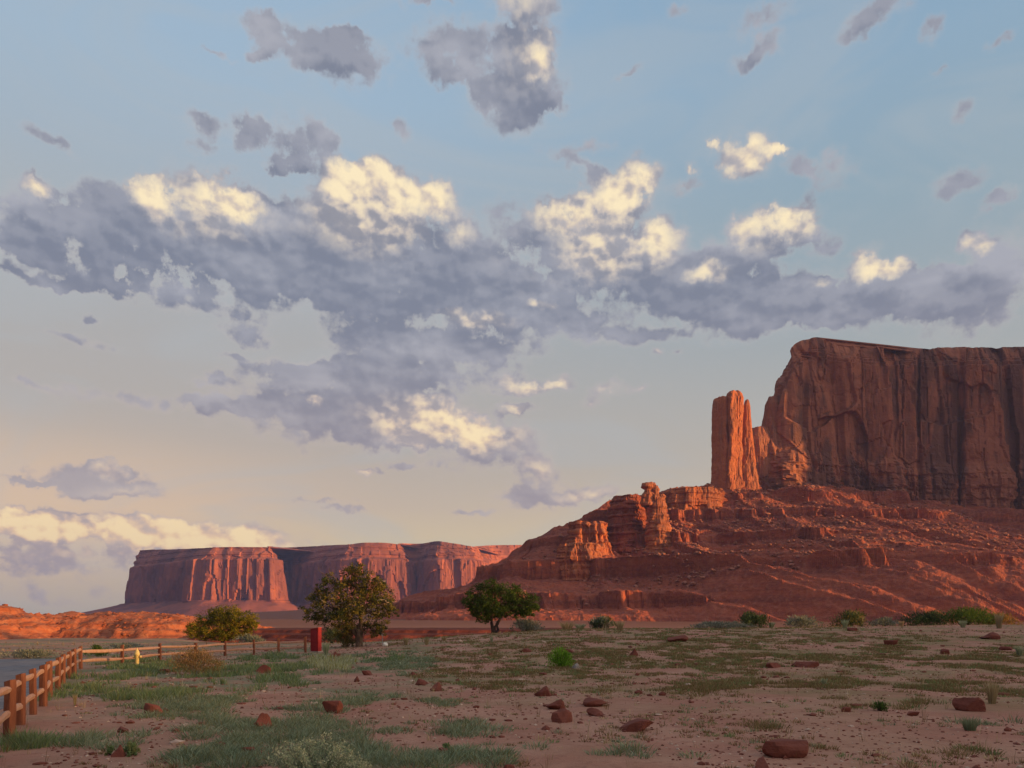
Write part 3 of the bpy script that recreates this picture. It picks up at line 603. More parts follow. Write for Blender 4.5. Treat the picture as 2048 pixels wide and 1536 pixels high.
def rail_mesh(a, b, w, sd_):
    a, b = Vector(a), Vector(b); d = (b - a); L_ = d.length; d.normalize(); up = Vector((0, 0, 1)); sd2 = d.cross(up).normalized(); up = sd2.cross(d)
    r = random.Random(sd_); n = 7; ang = sorted(r.uniform(-.25, .25) + 2 * math.pi * j / n for j in range(n)); rad = [r.uniform(.85, 1.15) for _ in range(n)]
    V = []; ns = 12; ph = r.uniform(0, 6)
    for k_ in range(ns):
        t = k_ / (ns - 1); taper = .62 + .38 * min(1, 5 * t, 5 * (1 - t)); c = a + d * (L_ * t) + up * (.02 * math.sin(5 * t + ph)) + sd2 * (.015 * math.sin(4 * t + ph * 2))
        for A, q in zip(ang, rad):
            A += .35 * t; p = c + sd2 * (math.cos(A) * w * .42 * q * taper) + up * (math.sin(A) * w * .58 * q * taper); V.append(p[:])
    V.append(a[:]); V.append(b[:]); i0 = (ns - 1) * n
    return V, [grid_faces(ns, n, True), [(j, ns * n, (j + 1) % n) for j in range(n)] + [(i0 + j, i0 + (j + 1) % n, ns * n + 1) for j in range(n)]]
def fence(root, pts, hs_, rails, w=.155):
    for i, (x, y) in enumerate(pts):
        z = float(ground_z(x, y)); V, Fs = post_mesh(w * rnd.uniform(.9, 1.12), w * .8, hs_[i], i + 3)
        o = mesh('post', V, Fs, M['post'], root); o.location = (x, y, z); o.rotation_euler = (rnd.uniform(-.015, .015), rnd.uniform(-.015, .015), rnd.uniform(-.2, .2))
    for i in range(len(pts) - 1):
        for h_ in rails[i]:
            (x0_, y0_), (x1_, y1_) = pts[i], pts[i + 1]; e = .09
            a = (x0_ - (x1_ - x0_) * .02, y0_ - (y1_ - y0_) * .02, float(ground_z(x0_, y0_)) + h_ + rnd.uniform(-.03, .03)); b = (x1_ + (x1_ - x0_) * .02, y1_ + (y1_ - y0_) * .02, float(ground_z(x1_, y1_)) + h_ + rnd.uniform(-.03, .03))
            V, Fs = rail_mesh(a, b, .14, i * 7 + int(h_ * 10)); mesh('rail', V, Fs, M['rail'], root, smooth=False)
side = [(-40,1535), (-18,1503), (19,1474), (41,1450), (66,1430), (86,1413), (99,1395), (116,1380), (126,1368), (138,1357), (148,1348), (161,1338)]
spts = [hit(a, b)[:2] for a, b in side]
root = tag(empty('rail_fence', (0, 0, 0)), 'weathered two-rail wooden fence running along the road into the distance', 'fence')
fence(root, spts, [1.1] * len(spts), [(.93, .45)] * (len(spts) - 1))
back = [(161.5,1338), (245,1330), (320,1322), (391,1317), (450,1312), (508,1309), (557,1307), (611,1305)]
bpts = [hit(a, b)[:2] for a, b in back]; bpts[0] = spts[-1]
root = tag(empty('rail_fence', (0, 0, 0)), 'weathered split-rail fence crossing behind the yellow hydrant towards the red panel', 'fence')
def fence2():
    pts_ = bpts[1:]
    fence(root, pts_, [1.08, 1.05, 1.0, .95, 1.05, 1.1, 1.12], [(.80, .38)] * (len(pts_) - 1))
    a = (bpts[0][0], bpts[0][1], .88); b = (bpts[1][0], bpts[1][1], .86)
    V, Fs = rail_mesh(a, b, .17, 91); mesh('rail', V, Fs, M['rail'], root)
    a = (bpts[0][0], bpts[0][1], .42); b = (bpts[1][0], bpts[1][1], .40)
    V, Fs = rail_mesh(a, b, .15, 92); mesh('rail', V, Fs, M['rail'], root)
fence2()

# ------------------------------------------------------------------ hydrant, red panel, marker, small white things
def simple(name, c, rough=.6, spec=.3, v=.12):
    m, T = material(name, rough, spec); P = pos(T); n = T.noise(P, 5.0, 4, .65)
    setc(T, T.mix(T.rng(n, .4, .75, 0, .8), c, tuple(x * (1 - v * 3) for x in c))); return m
M['yellow'] = simple('yellow_paint', (.66,.50,.20)); M['redp'] = simple('red_paint', (.27,.018,.022), .5); M['redl'] = simple('red_sunlit_edge', (.42,.06,.05), .5)  # lighter red copy has the box's sunlit edge put into its colour
M['conc'] = simple('concrete', (.38,.31,.27), .95); M['white'] = simple('white_paint', (.72,.66,.56), .7); M['steel'] = simple('galvanised_steel', (.30,.29,.29), .5)
M['rockgrey'] = rock_mat('grey_stone', (.24,.22,.22), (.30,.27,.26), (.18,.16,.16), 6, None, 0, .03, .4)
def lathe(prof, n=24, c=(0, 0), ax='z'):
    V = []; 
    for r_, z_ in prof:
        for j in range(n):
            A = 2 * math.pi * j / n; p = (r_ * math.cos(A), r_ * math.sin(A), z_)
            V.append(p if ax == 'z' else (p[2], p[0], p[1]))
    V = np.array(V); return V + np.array([c[0], 0, c[1]]), grid_faces(len(prof), n, True)
def joined(name, parts_, mat, parent, smooth=True):
    Vs, Fs, o = [], [], 0
    for V, F_ in parts_: Vs.append(V); Fs.append(np.asarray(F_) + o); o += len(V)
    return mesh(name, np.concatenate(Vs), Fs, mat, parent, smooth)
hx, hy, hz_ = hit(274, 1335)
hyd = tag(empty('fire_hydrant', (hx, hy, hz_)), 'small yellow fire hydrant standing in the grass by the fence', 'fire hydrant')
joined('barrel', [lathe([(.0,-.05),(.15,-.05),(.15,.03),(.105,.05),(.10,.1),(.10,.62),(.125,.64),(.125,.68),(.10,.70),(.0,.70)])], M['yellow'], hyd)
joined('bonnet', [lathe([(.135,.69),(.135,.73),(.115,.76),(.085,.86),(.05,.91),(.03,.92),(.03,.98),(.0,.98)])], M['yellow'], hyd)
joined('nozzle', [lathe([(.0,.08),(.05,.08),(.05,.17),(.065,.17),(.065,.21),(.02,.22),(.0,.24)], 14, (0, .55), 'x')], M['yellow'], hyd)
joined('nozzle', [lathe([(.0,-.08),(.05,-.08),(.05,-.15),(.06,-.15),(.06,-.19),(.0,-.2)], 14, (0, .55), 'x')], M['yellow'], hyd)
def boxv(x0_, x1_, y0_, y1_, z0_, z1_, bev=.006):
    bm = bmesh.new(); bmesh.ops.create_cube(bm, size=1)
    for v_ in bm.verts: v_.co = ((x0_ + x1_) / 2 + v_.co.x * (x1_ - x0_), (y0_ + y1_) / 2 + v_.co.y * (y1_ - y0_), (z0_ + z1_) / 2 + v_.co.z * (z1_ - z0_))
    bmesh.ops.bevel(bm, geom=bm.edges, offset=bev, segments=2, affect='EDGES')
    return bm
def bmobj(name, bm, mat, parent):
    me = bpy.data.meshes.new(name); bm.to_mesh(me); bm.free(); me.materials.append(mat); o = bpy.data.objects.new(name, me); COL.objects.link(o); o.parent = parent; return o
bx_, by_, bz_ = hit(632, 1304)
pan = tag(empty('utility_box', (bx_, by_, bz_)), 'tall narrow dark red box with a slanted top at the end of the rail fence', 'utility box'); pan.rotation_euler.z = R(-24)
bm = boxv(-.34, .34, -.20, .20, .05, 1.66, .012)
for v_ in bm.verts:
    if v_.co.z > 1.5: v_.co.z += .16 * v_.co.x
bmobj('cabinet', bm, M['redp'], pan)
bm = boxv(-.37, .37, -.225, .225, 1.665, 1.71, .008)
for v_ in bm.verts: v_.co.z += .16 * v_.co.x
bmobj('lid', bm, M['redl'], pan); bmobj('plinth', boxv(-.42, .42, -.28, .28, -.1, .06, .01), M['conc'], pan); bmobj('door', boxv(-.28, .28, -.215, -.203, .16, 1.5, .004), M['redp'], pan)
mx, my, mz = hit(765, 1290)
mk = tag(empty('marker_post', (mx, my, mz)), 'thin grey marker post beneath the right side of the tall tree', 'post'); mk.rotation_euler.z = .3
joined('pole', [lathe([(.025,-.1),(.025,.78),(.0,.78)], 12)], M['steel'], mk); bmobj('head', boxv(-.09, .09, -.05, .05, .74, .98, .02), M['steel'], mk)

# ------------------------------------------------------------------ rocks
def rock(name, loc, w, h, seed, mat, d=None, shape='b', rot=0., sink=.42):
    rg = np.random.RandomState(seed); bm = bmesh.new(); bmesh.ops.create_icosphere(bm, subdivisions=4, radius=1)
    D = np.array([v_.co[:] for v_ in bm.verts]); Fc = np.array([[v_.index for v_ in f.verts] for f in bm.faces]); bm.free()
    n = rg.normal(size=(11, 3)); n /= np.linalg.norm(n, axis=1)[:, None]; ds = rg.uniform(.5, .95, 11)
    r = np.full(len(D), 1.3)
    for a, q in zip(n, ds):
        dt = D @ a; r = np.where(dt > .05, np.minimum(r, q / np.maximum(dt, .05)), r)
    r = r * (1 + .035 * fbm(D[:, 0] * 3 + seed, D[:, 1] * 3, D[:, 2] * 3, 4) + .03 * fbm(D[:, 0] * 9, D[:, 1] * 9 + seed, D[:, 2] * 9, 3))
    V = D * r[:, None]
    V[:, 2] = np.where(V[:, 2] < -.1, -.1 + (V[:, 2] + .1) * .5, V[:, 2])
    V -= (V.max(0) + V.min(0)) / 2; V /= (V.max(0) - V.min(0))
    if shape == 'w': V[:, 2] *= np.interp(V[:, 0], [-.5, -.25, .5], [.85, 1.05, .12])     # long wedge, high at the left
    if shape == 'v': V[:, 2] *= np.interp(V[:, 0], [-.5, .2, .5], [.2, 1.05, .8])
    if shape == 'c': V[:, :2] *= np.interp(V[:, 2], [-.5, .5], [1.1, .35])[:, None]
    if shape == 'f': V[:, 2] = np.clip(V[:, 2], -.5, .22)
    lo_ = V[:, 2].min(); V[:, 2] = (V[:, 2] - lo_) / (V[:, 2].max() - lo_)
    V *= [w, d or w * .75, h * (1 + sink)]; V[:, 2] -= h * sink
    o = mesh(name, V, Fc, mat); o.location = loc; o.rotation_euler.z = rot; return o
RK = [(665,1426,42,27,'f','two-toned squarish red boulder in the green weeds'),(527,1457,40,36,'v','upright rust-red boulder standing alone in the weeds'),(308,1427,42,24,'b','rounded dull red boulder among green weeds near the fence'),
(238,1514,33,27,'c','pointed red rock with a dark green bush behind it'),(245,1466,24,14,'b','small low red rock between the fence and the weeds'),(497,1506,32,15,'b','small flat red rock beside pale green weeds at the bottom'),
(527,1346,33,19,'v','leaning red rock in front of the rail fence'),(714,1364,17,13,'c','small pointed red rock in front of the tall tree'),(735,1350,24,10,'f','low dark-mouthed rock slab behind a small pointed rock'),
(845,1370,32,15,'w','left of two touching red rocks in bare soil'),(872,1382,26,20,'v','right of two touching red rocks, tilted on its edge'),(830,1352,22,10,'b','small dark red rock just behind a touching pair'),
(1086,1392,42,24,'v','wedge-shaped rock at the back left of the central rock group'),(1113,1418,46,24,'v','leaning rock touching the roundest boulder of the central group'),(1124,1445,47,30,'b','roundest and darkest boulder of the central rock group'),
(1194,1412,60,19,'w','long flat rock at the back right of the central rock group'),(1192,1432,42,18,'w','pale-topped flat rock in front of a longer slab in the central group'),(1275,1461,78,25,'w','long rock with a tapering tail right of the central group'),
(1567,1512,100,36,'f','largest flat-topped red boulder at the bottom right'),(1528,1548,52,38,'b','rounded boulder cut off by the bottom edge'),(1938,1422,60,32,'b','dark hollow-faced boulder beside tall pale grass on the right'),
(1353,1283,46,15,'b','red rock with a sunlit right end near the crest'),(1268,1312,24,18,'c','small pointed purple rock on the grassy flat'),(1547,1335,38,11,'f','low dark red rock, left of two slabs in the dry grass'),
(1611,1334,56,12,'f','long low slab, right of two in the dry grass'),(1780,1291,30,12,'f','small dark slab on the grassy rise at right'),(1978,1278,42,16,'v','dark rock lying in dry grass near the right edge'),
(1890,1308,25,12,'b','small rounded rock on the grassy rise'),(882,1510,36,17,'b','red rock with a tuft of green growing over it'),(1704,1262,22,8,'b','tiny dark rock near the crest bushes'),
(1052,1304,25,9,'b','small red rock on the grassy slope left of the bright green bush'),(1136,1306,34,9,'f','low red slab behind the bright green bush'),(268,1391,28,7,'f','flat red slab half hidden in weeds'),
(672,1314,22,8,'f','low red slab before the tall tree trunk'),(1020,1543,30,14,'b','low rock at the bottom edge'),(1690,1424,22,12,'b','small dark rock, left of a low green tuft'),(2010,1300,26,8,'f','low dark slab at the right margin'),
(670,1311,10,9,'b','tiny red stone by the red box'),(1620,1548,30,14,'f','red stone at the bottom edge under the largest boulder'),(330,1345,26,8,'f','flat red stone near the big tan bush'),(1825,1432,28,9,'f','low dark stone in the soil on the right'),(1932,1446,22,9,'c','little pointed stone in front of the dark boulder')]
for i, (a, b, w_, h_, sh, lab) in enumerate(RK):
    x, y, z = hit(a, min(b, 1560)); sc_ = y / F
    tag(rock('boulder', (x, y, z), w_ * sc_ * .94, h_ * sc_ * .88, i + 11, M['rock'], shape=sh, rot=rnd.uniform(-.2, .2)), lab, 'boulder', 'red boulders scattered on the flat')
x, y, z = hit(1151, 1337); tag(rock('stone', (x, y, z), 16 * y / F, 11 * y / F, 77, M['rockgrey']), 'pale grey stone right beside the bright green bush', 'stone')
x, y, z = hit(771, 1293); tag(rock('stone', (x, y, z), 11 * y / F, 8 * y / F, 78, M['white']), 'white painted stone near the marker post', 'stone')

# pebbles and chips: uncountable
def scatter_chips(name, n, fn, mat, label, seed, kind='stuff'):
    rg = np.random.RandomState(seed); bm = bmesh.new(); bmesh.ops.create_icosphere(bm, subdivisions=1, radius=1)
    D = np.array([v_.co[:] for v_ in bm.verts]); Fc = np.array([[v_.index for v_ in f.verts] for f in bm.faces]); bm.free()
    x, y, z, s_ = fn(rg, n); n = len(x)
    V = D[None] * (1 + .3 * rg.uniform(-1, 1, (n, len(D), 1))) * (s_[:, None, None] * np.stack([rg.uniform(.7, 1.5, n), rg.uniform(.7, 1.2, n), rg.uniform(.35, .8, n)], 1)[:, None])
    a = rg.uniform(0, 6.28, n)[:, None]; X_ = V[..., 0] * np.cos(a) - V[..., 1] * np.sin(a); Y_ = V[..., 0] * np.sin(a) + V[..., 1] * np.cos(a)
    V = np.stack([X_ + x[:, None], Y_ + y[:, None], V[..., 2] + z[:, None]], -1).reshape(-1, 3)
    F_ = (Fc[None] + (np.arange(n) * len(D))[:, None, None]).reshape(-1, 3)
    return tag(mesh(name, V, F_, mat), label, kind=kind)
def chips(rg, n):
    y = 9 + 60 * rg.uniform(0, 1, n) ** 1.6; x = rg.uniform(-.75, .75, n) * y; keep = (fbm(x / 4, y / 4, 3, 3) > -.25) & ~((x < -.52 * (y - 15) - 9) & (y < 50)); x, y = x[keep], y[keep]
    s_ = .012 * rg.uniform(.5, 1, len(x)) ** -1.3 * (1 + y / 40); s_ = np.where(rg.uniform(0, 1, len(x)) < .03, s_ * 3.2, s_); return x, y, ground_z(x, y) + s_ * .1, s_
scatter_chips('gravel', 11000, chips, M['rock'], 'red stone chips strewn over the bare soil', 3)
M['pale'] = rock_mat('pale_chip', (.42,.27,.20), (.50,.36,.28), (.33,.18,.13), 5, None, 0, .02, .4)
scatter_chips('gravel', 3500, chips, M['pale'], 'pale pinkish stone chips among the soil', 13)
def screes(rg, n):
    x = rg.uniform(-40, 560, n); y = rg.uniform(700, 1000, n); z = talus_z(x, y); gz = ground_z(x, y)
    keep = (z > gz + 1) & (z < 186) & (fbm(x / 45, y / 45, 3, 3) + .5 * sst(.1, .3, x / y) > rg.uniform(-.1, .75, n)) & ~inside(x, y, MESA); x, y, z = x[keep], y[keep], z[keep]
    s_ = .55 * rg.uniform(.12, 1, len(x)) ** -.75; return x, y, z + s_ * .2, np.minimum(s_, 3.2)
M['debris'] = rock_mat('scree_block', (0.3060,0.1190,0.0765), (0.3740,0.1615,0.1105), (0.2380,0.0850,0.0510), .9, None, 0, .5, 4)
scatter_chips('rubble', 16000, screes, M['debris'], 'loose blocks and scree on the talus slope', 4)

# ------------------------------------------------------------------ plants
def leafmat(name, trans=.25):
    m = bpy.data.materials.new(name); m.use_nodes = True; T = NT(m.node_tree)
    a = T.n('ShaderNodeAttribute', attribute_name='tint').outputs['Color']
    d = T.n('ShaderNodeBsdfDiffuse', inp={'Color': a}); t = T.n('ShaderNodeBsdfTranslucent', inp={'Color': a})
    T.t.links.new(T.n('ShaderNodeMixShader', inp={0: trans, 1: d.outputs[0], 2: t.outputs[0]}).outputs[0], T.n('ShaderNodeOutputMaterial').inputs[0]); return m
M['leaf'] = leafmat('foliage'); M['blade'] = leafmat('dry_and_green_blades', .3)
def bark(name, a, b):
    m, T = material(name); P = pos(T); n = T.noise(T.vm('MULTIPLY', P, (9, 9, 2)), 1, 4, .7); setc(T, T.mix(T.rng(n, .3, .7), a, b)); bump(T, n, .9, .05); return m
M['bark'] = bark('bark', (.085,.055,.042), (.17,.115,.085)); M['barkd'] = bark('dark_bark', (.045,.03,.026), (.09,.06,.05)); M['twig'] = bark('bleached_twigs', (.24,.19,.16), (.33,.27,.23))
def quads(c, s_, rg, aspect=.5, up=None):
    """leaf-sized faces at points c, sizes s_"""
    n = len(c); a = rg.normal(size=(n, 3)); 
    if up is not None: a = a * .6 + up
    a /= np.linalg.norm(a, axis=1)[:, None]; b = rg.normal(size=(n, 3)); b -= (b * a).sum(1)[:, None] * a; b /= np.linalg.norm(b, axis=1)[:, None]
    a = a * s_[:, None]; b = b * s_[:, None] * aspect
    V = np.stack([c - a, c + b - a * .1, c + a, c - b + a * .1], 1).reshape(-1, 3)
    return V, np.arange(4 * n).reshape(-1, 4)
def jit(col, n, rg, v=.25, hue=.08):
    c_ = np.array(col)[None] * (1 + v * rg.uniform(-1, 1, (n, 1))) * (1 + hue * rg.uniform(-1, 1, (n, 3))); return np.clip(c_, .005, 1)
def tube(pts_, r0, r1, n=7):
    P_ = np.asarray(pts_, float); t = np.gradient(P_, axis=0); t /= np.linalg.norm(t, axis=1)[:, None]
    u = np.cross(t, [0, 0.31, 1.0]); u /= np.linalg.norm(u, axis=1)[:, None] + 1e-9; w = np.cross(t, u); r = np.linspace(r0, r1, len(P_))
    A = np.linspace(0, 2 * np.pi, n, endpoint=False)
    V = P_[:, None] + r[:, None, None] * (np.cos(A)[None, :, None] * u[:, None] + np.sin(A)[None, :, None] * w[:, None])
    return V.reshape(-1, 3), grid_faces(len(P_), n, True)
def wander(a, b, rg, k_=6, amp=.12):
    a, b = np.array(a, float), np.array(b, float); t = np.linspace(0, 1, k_)[:, None]; L_ = np.linalg.norm(b - a)
    off = rg.normal(size=(k_, 3)) * amp * L_ * .3; off[0] = off[-1] = 0; p = a + (b - a) * t + off; p[:, 2] += np.sin(t[:, 0] * np.pi) * .06 * L_; return p
def tree(name, base, lobes, cols, label, cat, nleaf, ls, barkm, seed, forks, trunk_r, depth=.8, fork_h=.25, twigs=0):
    """base and lobes in photograph pixels (x, y, r): the crown is built at the tree's own distance"""
    bx, by, bz = base; rg = np.random.RandomState(seed); sc_ = by / F
    root = tag(empty(name, base), label, cat)
    px0 = 1024 + bx / by * F; py0 = HOR - (bz - CAMZ) / by * F
    C_ = np.array([((a - px0) * sc_, rg.uniform(-1, 1) * depth * max(.8, r * sc_), (py0 - b) * sc_) for a, b, r in lobes]); Rr = np.array([l[2] * sc_ for l in lobes])
    fk = np.array(forks[0]); parts_ = []
    fks = [np.array([(a - px0) * sc_, 0, (py0 - b) * sc_]) for a, b in forks]
    for i_, f_ in enumerate(fks): parts_.append(tube(wander((0.15 * i_ * trunk_r, 0, -.15), f_, rg, 7, .10), trunk_r * (1 if i_ == 0 else .7), trunk_r * .5, 9))
    tw = []
    for c_, r_ in zip(C_, Rr):
        f_ = min(fks, key=lambda q: np.linalg.norm(q - c_)); parts_.append(tube(wander(f_, c_, rg, 7, .16), trunk_r * .45, trunk_r * .12, 6))
        for _ in range(5):
            e = c_ + rg.normal(size=3) * r_ * .6; parts_.append(tube(wander(c_ + (f_ - c_) * .15, e, rg, 5, .2), trunk_r * .14, trunk_r * .04, 4))
    joined('trunk', parts_, barkm, root)
    if twigs:
        for _ in range(twigs):
            i_ = rg.randint(len(C_)); d = rg.normal(size=3); d /= np.linalg.norm(d); d[2] = abs(d[2]) * .5
            a_, b_ = tube(wander(C_[i_], C_[i_] + d * Rr[i_] * rg.uniform(1.05, 1.45), rg, 5, .2), .045, .012, 4); e_ = d * .3
            p2 = C_[i_] + d * Rr[i_] * .8; c2_, d2f = tube(wander(p2, p2 + (d + rg.normal(size=3) * .5) * Rr[i_] * .5, rg, 4, .2), .03, .01, 4)
            joined('dead_branch', [(a_, b_), (c2_, d2f)], M['twig'], root)
    # leaves: many small sprays, each spray a clump of faces, spread through the lobes with holes between
    Vs, Fs, Cs, o_ = [], [], [], 0
    per = nleaf // int(sum(Rr ** 2) / min(Rr) ** 2 + 1)
    wts = Rr ** 2 / (Rr ** 2).sum()
    for c_, r_, w_ in zip(C_, Rr, wts):
        ns = int(nleaf * w_ / 26) + 3
        d = rg.normal(size=(ns, 3)); d /= np.linalg.norm(d, axis=1)[:, None]; rad = r_ * rg.uniform(.25, 1.1, ns) ** .6
        sp_ = c_ + d * rad[:, None] * np.array([1, .9, .85]); kp = fbm(sp_[:, 0] / (r_ * .5) + seed, sp_[:, 1] / (r_ * .5), sp_[:, 2] / (r_ * .5), 2) > -.22; sp_ = sp_[kp]; ns = len(sp_)
        m_ = 26; pts_ = sp_[:, None] + rg.normal(size=(ns, m_, 3)) * (r_ * .13) * np.array([1, 1, .75]); pts_ = pts_.reshape(-1, 3)
        pts_ = pts_[pts_[:, 2] > .25]
        V, F_ = quads(pts_, ls * rg.uniform(.6, 1.3, len(pts_)), rg, .5)
        ci = np.repeat(rg.randint(0, len(cols), len(pts_) // m_ + 1), m_)[:len(pts_)]; col_ = np.array(cols)[ci] * (1 + .25 * rg.uniform(-1, 1, (len(pts_), 1)))
        Vs.append(V); Fs.append(F_ + o_); Cs.append(np.repeat(col_, 4, 0)); o_ += len(V)
    mesh('crown', np.concatenate(Vs), np.concatenate(Fs), M['leaf'], root, col=np.concatenate(Cs)); return root
x, y, z = hit(718, 1293)
tree('juniper_tree', (x, y, z), [(700,1150,26),(668,1172,30),(728,1168,34),(700,1185,36),(640,1200,26),(665,1212,34),(755,1192,30),(775,1205,22),(735,1215,36),(625,1226,24),(645,1240,20),(700,1230,34),(760,1235,24),(783,1226,14),(690,1256,24),(745,1258,22),(764,1262,14),(715,1140,16),(760,1165,16),(640,1180,14)],
     [(.050,.065,.024), (.15,.12,.028), (.045,.055,.028), (.16,.13,.035)], 'tall spreading juniper with bleached twigs, its middle golden in the sun', 'tree', 25000, .08, M['bark'], 4, [(716,1250),(700,1235),(722,1225)], .30, .55, twigs=22)  # yellow leaf tints put golden sunlight into the crown colour
y = 94.0; x = (986 - 1024) / F * y; z = float(ground_z(x, y))
tree('juniper_tree', (x, y, z), [(985,1175,20),(965,1188,24),(1003,1190,26),(950,1205,22),(978,1208,28),(1012,1208,26),(1038,1195,22),(1062,1203,20),(1050,1215,18),(942,1190,12),(962,1222,18),(985,1228,18),(1072,1215,10),(1038,1232,11),(1030,1180,14),(950,1222,16),(1000,1222,18),(1062,1220,14),(972,1236,12),(935,1205,12),(1018,1222,20),(995,1218,22),(1045,1222,16),(960,1236,10),(1025,1205,22)],
     [(.050,.085,.022), (.07,.105,.025), (.04,.065,.02)], 'dark green juniper with a forked black trunk at the foot of the slope', 'tree', 44000, .09, M['barkd'], 9, [(982,1225),(1003,1232),(1014,1216)], .24, .5)
x, y, z = hit(446, 1290); z = float(ground_z((446-1024)/F*98, 98)); x = (446-1024)/F*98; y = 98
tree('bushy_tree', (x, y, z), [(398,1255,20),(412,1240,22),(436,1232,24),(462,1230,24),(488,1236,22),(505,1240,14),(425,1258,24),(452,1255,26),(482,1254,20),(395,1268,14),(440,1270,18),(470,1266,18),(500,1256,12),(388,1262,16),(415,1276,14),(455,1278,14),(485,1270,14),(508,1250,12)],
     [(.14,.14,.02), (.25,.19,.025), (.08,.09,.02)], 'low wide bushy tree with sunlit gold put into its leaf colours', 'tree', 40000, .08, M['barkd'], 14, [(445,1268),(430,1262),(460,1262)], .16, .5)  # the gold tints carry sunlight on the crown

def blades(base, h, w, lean, cols, rg, bend=.35):
    """thin tapering blades; base (n,3), h, w (n,), lean (n,2) horizontal tip offset as a fraction of the height"""
    n = len(base); a = rg.uniform(0, np.pi, n); side_ = np.stack([np.cos(a), np.sin(a) * .3, a * 0], 1) * w[:, None]
    tip = np.concatenate([lean * h[:, None], h[:, None]], 1); mid = tip * np.array([bend, bend, .58])
    V = np.stack([base - side_, base + side_, base + mid + side_ * .7, base + mid - side_ * .7, base + tip], 1).reshape(-1, 3)
    i_ = np.arange(n)[:, None] * 5; return V, i_ + np.array([[0, 1, 2, 3]]), i_ + np.array([[3, 2, 4]]), np.repeat(cols, 5, 0)
def plant_mesh(name, clumps, rg, parent=None):
    """clumps: list of (x, y, radius, height, n blades, blade width, colour list, spread)"""
    B, H, Wd, Ln, Cc = [], [], [], [], []
    for (x, y, r, h, n, w, cl, sp_) in clumps:
        a = rg.uniform(0, 2 * np.pi, n); q = np.sqrt(rg.uniform(0, 1, n)); bx = x + r * q * np.cos(a) * .75; by = y + r * q * np.sin(a) * .75
        B.append(np.stack([bx, by, ground_z(bx, by) - .01], 1)); hh = h * rg.uniform(.45, 1.1, n) * (1 - .45 * q ** 2); H.append(hh); Wd.append(w * rg.uniform(.6, 1.3, n))
        Ln.append(np.stack([np.cos(a), np.sin(a)], 1) * (sp_ * q)[:, None] + rg.normal(size=(n, 2)) * .3 * sp_)
        c_ = np.array(cl)[rg.randint(0, len(cl), n)]; Cc.append(c_ * (1 + .28 * rg.uniform(-1, 1, (n, 1))) * rg.uniform(.85, 1.15))
    V, q4, q3, cc_ = blades(np.concatenate(B), np.concatenate(H), np.concatenate(Wd), np.concatenate(Ln), np.concatenate(Cc), rg)
    return mesh(name, V, [q4, q3], M['blade'], parent, col=np.clip(cc_, .01, 1))
SAGE = [(.22,.27,.165), (.17,.22,.125), (.28,.32,.21), (.24,.23,.11)]; GREEN = [(.14,.21,.085), (.17,.235,.10), (.23,.25,.10)]
OLIVE = [(.21,.155,.068), (.25,.175,.085), (.17,.15,.06), (.26,.16,.09)]; STRAW = [(.42,.32,.17), (.50,.40,.24), (.34,.25,.13)]; TAN = [(.24,.14,.07), (.19,.12,.05), (.30,.19,.10), (.15,.11,.045)]
PALE = [(.38,.40,.24), (.46,.46,.30), (.27,.33,.18)]; GREY = [(.19,.20,.15), (.24,.24,.19), (.15,.165,.12)]; YEL = [(.36,.34,.06), (.28,.28,.07)]
# regions of growth, placed by where they are seen: (x, y, half width, half height, density, kind)
REG = [(230,1340,130,22,1.2,'g'),(400,1350,110,30,.6,'g'),(350,1375,250,30,1.0,'g'),(560,1335,90,24,1.1,'g'),(660,1328,90,14,1.1,'p'),(480,1400,240,36,.72,'s'),(430,1440,230,34,.5,'s'),(600,1470,220,34,.4,'s'),(180,1345,40,12,1,'y'),(790,1400,110,18,1.1,'s'),(810,1328,140,24,.9,'s'),(770,1320,70,10,1.1,'g'),
(905,1330,150,28,.8,'o'),(1100,1340,240,46,.7,'o'),(1040,1290,260,26,.7,'o'),(1400,1300,440,46,1.5,'o'),(1750,1320,340,50,1.8,'o'),(1560,1376,230,16,2.0,'o'),(1850,1375,250,44,1.6,'o'),(1700,1285,340,16,1.4,'o'),(1250,1350,200,24,.5,'o'),
(930,1460,70,16,.5,'s'),(700,1500,160,40,.5,'s'),(850,1520,200,20,.4,'s'),(1000,1510,200,20,.3,'s'),(330,1480,240,30,.3,'s'),(100,1420,60,30,.5,'g'),(60,1490,70,14,.7,'g'),(1550,1450,80,16,.4,'o'),(1300,1510,120,20,.35,'s'),(1980,1450,60,18,.5,'s'),(1900,1500,160,30,.25,'o'),(450,1510,140,26,.6,'s')]
rg = np.random.RandomState(21)
def sample_field(n):
    y = 10.5 + 85 * rg.uniform(0, 1, n) ** 1.15; x = rg.uniform(-.74, .74, n) * y
    gz = ground_z(x, y); px = 1024 + x / y * F; py = HOR - (gz - CAMZ) / y * F
    return x, y, px, py
x, y, px, py = sample_field(90000)
cl = {'s': [], 'g': [], 'o': [], 'p': [], 'y': []}
nz_ = fbm(x / 1.6, y / 2.4, 3, 3); nz2 = fbm(x / .5, y / .7, 8, 2)
best = np.full(len(x), .15); kind = np.array(['o'] * len(x))
for (a, b, w_, h_, d_, k_) in REG:
    q = 1.35 - np.hypot((px - a) / w_, (py - b) / h_); q = np.clip(q, 0, 1) * d_
    m_ = q > best; best = np.where(m_, q, best); kind = np.where(m_, k_, kind)
onroad = (x < np.interp(y, [p[1] for p in edge], [p[0] for p in edge]) + .3) & (y < 50)
prob = best * np.clip(.30 + 2.5 * nz_ + 1.2 * nz2, 0, 1) * .72
keep = (rg.uniform(0, 1, len(x)) < prob) & ~onroad
